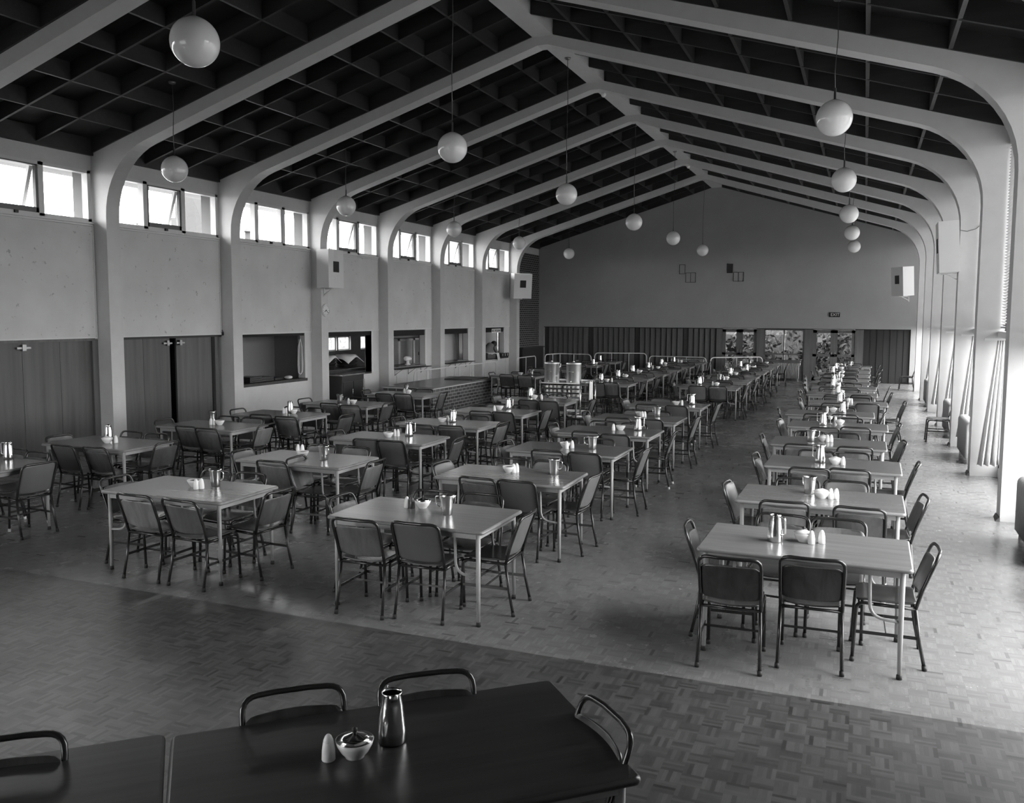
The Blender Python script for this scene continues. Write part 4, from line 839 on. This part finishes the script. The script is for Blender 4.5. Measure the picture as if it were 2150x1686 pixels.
 'K1': ((-8.925, 8.197), [('F', -9.023, 7.891, -4.2), ('F', -8.544, 7.932, -2.6), ('B', -9.217, 8.563, 175.6), ('B', -8.729, 8.547, 182.0), ('L', -9.495, 8.179, -92.1), ('R', -8.36, 8.339, 88.7)], [('b', -8.896, 8.156), ('s', -8.794, 8.2), ('T', -9.121, 8.382)]),
 'K2': ((-8.925, 10.117), [('F', -8.955, 9.899, -4.0), ('F', -8.528, 9.822, -0.8), ('B', -9.197, 10.512, 181.5), ('B', -8.731, 10.525, 182.6), ('L', -9.547, 10.1, -86.8), ('R', -8.343, 10.252, 91.6)], [('s', -8.965, 10.126), ('s', -8.927, 10.143), ('b', -8.847, 10.178), ('U', -9.227, 10.455)]),
 'K3': ((-8.925, 11.738), [('F', -8.958, 11.52, 4.5), ('F', -8.408, 11.445, 2.3), ('B', -9.162, 12.09, 176.3), ('B', -8.71, 12.1, 175.7), ('L', -9.507, 11.72, -88.2), ('R', -7.993, 11.875, 87.9)], [('T', -8.856, 11.902), ('s', -8.911, 11.801), ('s', -8.875, 11.817), ('b', -8.763, 11.866)]),
 'K4': ((-8.925, 13.718), [('F', -8.933, 13.462, -4.4), ('F', -8.437, 13.319, 2.6), ('B', -9.175, 14.048, 178.6), ('B', -8.771, 14.057, 183.6), ('L', -9.585, 13.7, -92.7), ('R', -8.317, 13.749, 88.3)], [('U', -9.031, 13.644), ('s', -8.836, 13.636), ('b', -8.753, 13.673)]),
 'K5': ((-8.925, 15.857), [('F', -9.029, 15.551, -4.9), ('F', -8.663, 15.635, 0.8), ('B', -9.151, 16.25, 176.7), ('B', -8.767, 16.232, 182.1), ('L', -9.535, 15.841, -87.1), ('R', -8.348, 15.999, 94.1)], [('U', -9.06, 16.217), ('b', -8.805, 15.862), ('s', -8.965, 15.974)]),
 'K6': ((-8.805, 22.067), [('F', -8.949, 21.849, -0.4), ('F', -8.375, 21.736, -0.7), ('B', -9.065, 22.464, 184.7), ('B', -8.58, 22.442, 181.0), ('L', -9.38, 22.209, -90.8), ('R', -8.235, 22.166, 85.3)], [('b', -8.802, 22.229), ('U', -8.421, 22.092)]),
 'K7': ((-8.805, 25.168), [('F', -9.126, 24.844, -2.8), ('F', -8.597, 24.836, -2.2), ('B', -9.087, 25.546, 177.4), ('B', -8.626, 25.563, 178.5), ('L', -9.395, 25.274, -86.6), ('R', -8.155, 25.266, 89.0)], [('T', -8.701, 25.119), ('b', -8.828, 25.528), ('s', -8.884, 25.528)]),
 'K8': ((-8.805, 27.817), [('F', -9.178, 27.524, -3.3), ('F', -8.636, 27.453, -4.0), ('B', -9.04, 28.226, 178.2), ('B', -8.639, 28.216, 181.8), ('L', -9.456, 27.954, -87.0), ('R', -8.202, 27.883, 90.1)], [('T', -8.393, 27.845), ('b', -8.4, 28.157)]),
 'K9': ((-8.805, 30.117), [('F', -9.125, 29.766, -4.7), ('F', -8.646, 29.778, -1.9), ('B', -9.071, 30.487, 184.8), ('B', -8.599, 30.48, 183.2), ('L', -9.462, 30.196, -88.3), ('R', -8.186, 30.208, 88.6)], [('T', -8.924, 30.477)]),
}
SKY, EXPO = 14.0, 0.78
CAM, CAMH = (.3868, .0879, .0035), 2.3966
# ---------------------------------------------------------------- chairs
def back_xy(z):                      # y of the sloping back tube at height z
    return -.165 - .135*max(0, (z-.42)/.40)**1.15
def chair_parts(kind):
    """list of (name, mb, material, parent name or None)"""
    H = .80 if kind != 'tall' else .85; P = []
    tb = M['tube']; fm = M['rubberw'] if kind == 'white' else M['rubber']
    w = .198
    # back tube loop
    up = [(-w,-.165,.415), (-w-.004,back_xy(.56),.56), (-w-.006,back_xy(H),H)]
    arch = [(-w-.006,back_xy(H),H), (-.07,back_xy(H)-.022,H), (.07,back_xy(H)-.022,H), (w+.006,back_xy(H),H)]
    pts = fillet(up[:2] + [up[2]] + arch[1:3] + [arch[3]] + [(w+.004,back_xy(.56),.56), (w,-.165,.415)], .075, 5)
    P.append(('back_frame', MB().tube(pts, .0125, 8), tb, None))
    for s in (-1, 1):
        P.append(('leg', MB().tube([(s*w,-.165,.42), (s*(w+.004),-.195,.2), (s*(w+.010),-.235,.012)], .0125, 8), tb, None))
        P.append(('foot', MB().tube([(s*(w+.0105),-.236,0), (s*(w+.009),-.231,.035)], [.0165,.0155], 8), fm, len(P)-1))
        fr = fillet([(s*(w-.002),.225,.012), (s*(w-.004),.205,.425), (s*(w-.003),.10,.422)], .06, 5)
        P.append(('leg', MB().tube(fr, .0125, 8), tb, None))
        P.append(('foot', MB().tube([(s*(w-.002),.2255,0), (s*(w-.002),.223,.035)], [.0165,.0155], 8), fm, len(P)-1))
        P.append(('seat_rail', MB().tube([(s*(w-.003),.10,.422), (s*w,-.165,.417)], .0125, 8), tb, None))
        P.append(('stretcher', MB().box(s*(w)-.003, s*(w)+.003, -.195, .215, .205, .227), tb, None))
    P.append(('crossbar', MB().tube([(-w,-.165,.417), (w,-.165,.417)], .0115, 8), tb, None))
    P.append(('crossbar', MB().tube([(-w,.19,.40), (w,.19,.40)], .008, 6), tb, None))
    P.append(('stretcher', MB().box(-w, w, .01, .016, .208, .224), tb, None))
    def rr(u, v, W, Hh, r):          # rounded rectangle remap: returns half width at v
        d = min(v, 1-v)*Hh
        return W - (r - math.sqrt(max(0, r*r-(r-d)**2)) if d < r else 0)
    def seat(u, v):
        vv = .5-.5*math.cos(PI*v); hw = rr(u, vv, .196, .385, .045); x = (2*u-1)*hw; y = -.175+.385*vv
        return (x, y, .437 + .004 - .012*math.cos(PI*(2*u-1)/2) + (.006*((vv-.5)*2)**2) - .012*max(0, vv-.85)/.15)
    P.append(('seat', MB().plate(seat, 12, 12, .011, (0,0,1)), M['ply'], None))
    if kind == 'vinyl': z0, z1, m, th, W = .475, .783, M['vinyl'], .022, .195
    else: z0, z1, m, th, W = .485, .735 + (H-.80), M['plyr'] if kind in ('tall', 'dark') else M['plyb'], .010, .200
    def back(u, v):
        vv = .5-.5*math.cos(PI*v); z = z0+(z1-z0)*vv; hw = rr(u, vv, W, z1-z0, .05); x = (2*u-1)*hw
        return (x, back_xy(z) - .004 - .026*math.cos(PI*(2*u-1)/2) + .008, z)
    P.append(('backrest', MB().plate(back, 14, 12, th, (0,1,.15)), m, None))
    return P
def chair_proto(kind):
    t = thing('dining_chair', 'proto', 'chair', (0,0,0), 0, 'dining chairs'); objs = []
    for nm, mb, m, par in chair_parts(kind):
        o = mb.build(nm, m, objs[par] if par is not None else t); objs.append(o)
    scan(t); return t
def chair_far(kind):
    """the same chair as one mesh, for chairs too small to show their parts"""
    g = MB(); mats = []; mi = []
    for nm, mb, m, par in chair_parts(kind):
        if m not in mats: mats.append(m)
        g.add(mb.v, mb.f); g.s[-len(mb.f):] = mb.s; mi += [mats.index(m)]*len(mb.f)
    me = g.mesh('dining_chair', None)
    for m in mats: me.materials.append(m)
    me.polygons.foreach_set('material_index', mi); return me
PROTO = {k: chair_proto(k) for k in ('ply', 'vinyl', 'white', 'tall', 'dark')}
FAR = {k: chair_far(k) for k in ('ply', 'vinyl')}
used = set()
def put_chair(kind, x, y, rz, label, group, far=False):
    if far:
        o = bpy.data.objects.new('dining_chair', FAR['vinyl' if kind == 'vinyl' else 'ply']); C.objects.link(o)
        o.location = (x, y, 0); o.rotation_euler = (0,0,rz); return tag(o, label.replace('white-footed ', 'plywood '), 'chair', group)
    p = PROTO[kind]
    if kind not in used:
        used.add(kind); p.location = (x, y, 0); p.rotation_euler = (0,0,rz); p['label'] = label; p['group'] = group; return p
    return dup(p, (x, y, 0), rz, label, group)

# ---------------------------------------------------------------- tables
def table_proto(L, D, top, edge, name='dining_table'):
    t = thing(name, 'proto', 'table', (0,0,0), 0, 'dining tables'); T = .76
    def rrect(L, D, r, n=5):
        out = []
        for cx, cy, a0 in ((L/2-r, D/2-r, 0), (-L/2+r, D/2-r, PI/2), (-L/2+r, -D/2+r, PI), (L/2-r, -D/2+r, 1.5*PI)):
            out += [(cx+r*math.cos(a0+PI/2*i/n), cy+r*math.sin(a0+PI/2*i/n)) for i in range(n+1)]
        return out
    rings = [(-.020, T-.030), (-.004, T-.026), (0, T-.016), (-.004, T-.005), (-.014, T)]
    vs = []; fs = []; n = 24
    for off, z in rings: vs += [(x, y, z) for x, y in rrect(L+2*off, D+2*off, .035+off)]
    for i in range(len(rings)-1):
        for k in range(n): fs.append((i*n+k, i*n+(k+1) % n, (i+1)*n+(k+1) % n, (i+1)*n+k))
    MB().add(vs, fs, True).build('edge_lipping', edge, t)
    a = rrect(L-.028, D-.028, .021); 
    MB().add([(x, y, T-.030) for x, y in a] + [(x, y, T+.0005) for x, y in a], [tuple(range(23,-1,-1)), tuple(range(24,48))] + [(k, (k+1) % 24, 24+(k+1) % 24, 24+k) for k in range(24)]).build('tabletop', top, t)
    lx, ly = L/2-.065, D/2-.06; e = .012
    MB().box(-lx, lx, -ly-e, -ly+e, T-.075, T-.03).box(-lx, lx, ly-e, ly+e, T-.075, T-.03).box(-lx-e, -lx+e, -ly, ly, T-.075, T-.03).box(lx-e, lx+e, -ly, ly, T-.075, T-.03).build('apron', M['legpaint'], t)
    for sx in (-1, 1):
        for sy in (-1, 1):
            l = MB().tube([(sx*lx, sy*ly, T-.03), (sx*lx, sy*ly, .36), (sx*(lx+.004), sy*(ly+.003), .02)], [.019, .018, .0135], 10).build('leg', M['legpaint'], t)
            MB().lathe([(.001,0),(.019,0),(.018,.03),(.013,.035),(.001,.035)], 10, (sx*(lx+.004), sy*(ly+.003), 0)).build('foot', M['rubber'], l)
            MB().tube(fillet([(sx*(lx-.20), sy*ly, T-.04), (sx*(lx-.19), sy*ly, .40), (sx*lx, sy*ly, .385)], .12, 6), .011, 8).build('brace', M['legpaint'], t)
    scan(t); return t
TP = table_proto(1.41, .835, M['top'], M['edge'])
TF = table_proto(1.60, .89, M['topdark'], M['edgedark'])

# ---------------------------------------------------------------- things on the tables
def jug_proto(kind, name='water_jug'):
    t = thing(name, 'proto', 'jug', (0,0,0), 0, 'steel jugs on the tables')
    if kind == 'T':
        MB().lathe([(.001,0),(.052,0),(.056,.006),(.055,.05),(.043,.15),(.038,.19),(.040,.197),(.037,.197),(.036,.185),(.04,.15),(.05,.05),(.048,.01),(.001,.01)], 28).build('body', M['steel'], t)
        MB().tube(fillet([(.037,0,.185),(.085,0,.19),(.088,0,.06),(.052,0,.055)], .03, 4), .006, 8).build('handle', M['steel'], t)
        MB().add([(-.034,-.018,.196),(-.034,.018,.196),(-.062,0,.205),(-.036,-.012,.165),(-.036,.012,.165)], [(0,2,3),(2,1,4),(2,4,3),(0,1,2)], True).build('spout', M['steel'], t)
    else:
        MB().lathe([(.001,0),(.040,0),(.043,.005),(.047,.06),(.055,.135),(.060,.155),(.062,.16),(.058,.16),(.052,.135),(.044,.06),(.04,.01),(.001,.01)], 28).build('body', M['steelb'], t)
        MB().tube(fillet([(.055,0,.145),(.105,0,.15),(.10,0,.07),(.048,0,.055)], .03, 4), .005, 8).build('handle', M['steel'], t)
        MB().add([(-.056,-.022,.160),(-.056,.022,.160),(-.080,0,.166),(-.055,-.014,.13),(-.055,.014,.13)], [(0,2,3),(2,1,4),(2,4,3),(0,1,2)], True).build('spout', M['steelb'], t)
    scan(t); return t
def bowl_proto(lid):
    t = thing('sugar_bowl', 'proto', 'bowl', (0,0,0), 0, 'white sugar bowls on the tables')
    MB().lathe([(.001,0),(.036,0),(.037,.006),(.052,.022),(.066,.048),(.071,.066),(.068,.067),(.060,.05),(.045,.025),(.001,.012)], 28).build('bowl', M['chinaw'], t)
    if lid:
        MB().lathe([(.001,.092),(.01,.09),(.04,.078),(.069,.067),(.001,.062)], 24).build('lid', M['steel'] if lid == 'steel' else M['chinaw'], t)
        MB().lathe([(.001,.112),(.011,.108),(.010,.096),(.005,.088),(.001,.088)], 10).build('knob', M['rubber'], t)
    else: MB().lathe([(.001,.062),(.03,.060),(.062,.050),(.001,.04)], 18).build('sugar', M['sugar'], t)
    scan(t); return t
def shaker_proto(m):
    t = thing('salt_shaker', 'proto', 'shaker', (0,0,0), 0, 'shakers on the tables')
    MB().lathe([(.001,0),(.024,0),(.0255,.004),(.0245,.04),(.020,.068),(.018,.072),(.001,.072)], 18).build('body', m, t)
    MB().lathe([(.019,.070),(.0185,.076),(.012,.092),(.006,.098),(.001,.099)], 16).build('cap', m, t)
    scan(t); return t
JUG = {k: jug_proto(k) for k in 'TU'}; BOWL = {k: bowl_proto(k) for k in (True, False, 'steel')}; SHK = {'s': shaker_proto(M['chinac']), 'd': shaker_proto(M['chinad'])}
GOB = thing('goblet', 'proto', 'glass', (0,0,0), 0, 'glasses'); MB().lathe([(.001,0),(.032,0),(.030,.005),(.006,.012),(.006,.06),(.030,.085),(.034,.12),(.031,.12),(.026,.088),(.001,.07)], 18).build('glass_body', M['chinaw'], GOB); scan(GOB)
first = set()
def place(p, x, y, z, rz, label, group):
    if p.name not in first:
        first.add(p.name); p.location = (x, y, z); p.rotation_euler = (0,0,rz); p['label'] = label; p['group'] = group; return p
    return dup(p, (x, y, z), rz, label, group)

ROW = {'R': 'window row', 'M': 'aisle row', 'L': 'inner row', 'K': 'hatch row'}
SEAT = {'S': ['sideways near'], 'F': ['near left', 'near right'], 'B': ['far left', 'far right'], 'L': ['left end'], 'R': ['right end']}
for key, (c, chairs, items) in LAYOUT.items():
    r, n = key[0], int(key[1:]); nth = ordw[n-1] if r != 'K' else ordw[n]
    at = '%s table of the %s' % (nth, ROW[r]); far = c[1] > 19.5; rnd = random.Random(key)
    place(TP, c[0], c[1], 0, math.radians(rnd.uniform(-.8, .8)), 'wooden dining table with pale tube legs, %s from the front in the %s' % (nth, ROW[r]), 'dining tables in the ' + ROW[r])
    cnt = {}
    for (s, x, y, a) in chairs:
        i = cnt.get(s, 0); cnt[s] = i+1; pos = SEAT[s][i % len(SEAT[s])]
        kind = 'vinyl' if rnd.random() < (.55 if r in 'ML' and n > 1 else .25) else ('white' if rnd.random() < .35 else 'ply')
        if key in ('R1',): kind = 'dark' if s == 'F' else 'ply'
        if key == 'M1': kind = {('F',0): 'ply', ('F',1): 'vinyl', ('R',0): 'vinyl'}.get((s, i), 'ply')
        if key == 'L1' or s == 'S': kind = 'ply'
        if key in ('M2', 'M3') and s == 'F': kind = 'vinyl' if i else 'ply'
        desc = {'vinyl': 'padded tube-frame chair', 'white': 'white-footed tube-frame chair', 'ply': 'plywood tube-frame chair', 'dark': 'dark-backed plywood chair'}[kind]
        put_chair(kind, x, y, math.radians(a), '%s, %s seat at the %s' % (desc, pos, at), 'chairs around the ' + at, far)
    ns = sum(1 for k, *_ in items if k in 'sd'); si = 0
    xs = sorted(x for k, x, y in items if k in 'sd')
    for (k, x, y) in items:
        rz = rnd.uniform(-.6, .6)
        if k in 'TU': place(JUG[k], x, y, .7605, rz + (0 if rnd.random() < .5 else PI*.9), ('tapering' if k == 'T' else 'flared') + ' steel jug standing on the %s' % at, 'steel jugs on the tables')
        elif k == 'b':
            lid = 'steel' if key == 'M1' else (r == 'R' or rnd.random() < .3)
            place(BOWL[lid], x, y, .7605, rz, ('lidded white bowl' if lid else 'open white bowl') + ' standing on the %s' % at, 'white sugar bowls on the tables')
        elif k in 'sd':
            w = '' if ns == 1 else ('left ' if x == xs[0] else 'right ')
            place(SHK[k], x, y, .7605, rz, '%s%s shaker standing on the %s' % (w, 'dark' if k == 'd' else 'white', at), 'shakers on the tables')
        elif k == 'g': place(GOB, x, y, .7605, 0, 'small stemmed glass on the %s' % at, 'glasses')

# tables in the foreground, turned to the room
u = Vector((.746, .665)); v = Vector((.665, -.746)); ra = math.atan2(.665, .746)
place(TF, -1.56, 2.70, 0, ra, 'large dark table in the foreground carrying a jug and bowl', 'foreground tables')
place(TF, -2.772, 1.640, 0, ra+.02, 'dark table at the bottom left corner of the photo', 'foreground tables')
rv = math.atan2(-v.x, v.y); ru = math.atan2(u.x, -u.y)
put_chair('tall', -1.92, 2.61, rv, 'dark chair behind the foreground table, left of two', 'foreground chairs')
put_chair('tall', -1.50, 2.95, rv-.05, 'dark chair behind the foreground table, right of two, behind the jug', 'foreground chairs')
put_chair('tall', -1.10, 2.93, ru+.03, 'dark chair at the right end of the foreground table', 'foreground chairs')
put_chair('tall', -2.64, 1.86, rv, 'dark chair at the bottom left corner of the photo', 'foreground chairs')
place(JUG['T'], -1.63, 2.79, .7605, 2.3, 'tall steel jug in shadow on the foreground table', 'steel jugs on the tables')
place(BOWL['steel'], -1.70, 2.635, .7605, .4, 'white bowl with shiny lid on the foreground table', 'white sugar bowls on the tables')
place(SHK['s'], -1.775, 2.575, .7605, 0, 'white shaker left of the bowl on the foreground table', 'shakers on the tables')
# lone chairs by the window wall
put_chair('ply', 1.40, 18.46, PI/2, 'lone chair between the window columns beside a radiator', 'lone chairs by the windows')
put_chair('ply', 1.35, 31.2, PI/2-.1, 'lone chair in the far right corner', 'lone chairs by the windows', True)

# ---------------------------------------------------------------- daylight and camera
sc = bpy.context.scene
w = bpy.data.worlds.new('overcast sky'); sc.world = w; w.use_nodes = True; t = w.node_tree
bg = t.nodes['Background']; tc = N(t, 'ShaderNodeTexCoord'); sx = N(t, 'ShaderNodeSeparateXYZ'); t.links.new(tc.outputs['Generated'], sx.inputs[0])
t.links.new(ramp(t, mth(t, 'ADD', mth(t, 'MULTIPLY', sx.outputs[2], .5), .5), [(.48, .25), (.52, .62), (.75, .85), (1, 1.0)]), bg.inputs[0])
sky = bg.inputs[0].links[0].from_socket
side = ramp(t, mth(t, 'ADD', mth(t, 'MULTIPLY', sx.outputs[0], .5), .5), [(0, 1.1), (.5, .72), (1, 1.0)])     # uneven sky brightness added to shape the light from each side
mx = N(t, 'ShaderNodeMix', data_type='RGBA', blend_type='MULTIPLY'); mx.inputs['Factor'].default_value = 1
t.links.new(sky, mx.inputs['A']); t.links.new(side, mx.inputs['B']); t.links.new(mx.outputs['Result'], bg.inputs[0])
bg.inputs[1].default_value = SKY
cam = bpy.data.cameras.new('camera'); co = bpy.data.objects.new('camera', cam); C.objects.link(co); sc.camera = co
yaw, pitch, roll = CAM
f = Vector((-math.sin(yaw)*math.cos(pitch), math.cos(yaw)*math.cos(pitch), -math.sin(pitch))); r = Vector((math.cos(yaw), math.sin(yaw), 0)); up = r.cross(f)
r2 = r*math.cos(roll)+up*math.sin(roll); u2 = -r*math.sin(roll)+up*math.cos(roll)
mt = Matrix((r2, u2, -f)).transposed().to_4x4(); mt.translation = Vector((0, 0, CAMH)); co.matrix_world = mt
cam.sensor_width = 36; cam.lens = 1811.353/2150*36; cam.shift_y = -20.64/2150; cam.clip_start = .05; cam.clip_end = 300
sc.view_settings.view_transform = 'Standard'; sc.view_settings.look = 'None'; sc.view_settings.gamma = 1; sc.view_settings.use_curve_mapping = False
sc.view_settings.exposure = EXPO
cy = sc.cycles; cy.use_denoising = True; cy.max_bounces = 10; cy.diffuse_bounces = 6; cy.glossy_bounces = 4; cy.transparent_max_bounces = 16; cy.transmission_bounces = 6
cy.sample_clamp_indirect = 8; cy.caustics_reflective = False; cy.caustics_refractive = False
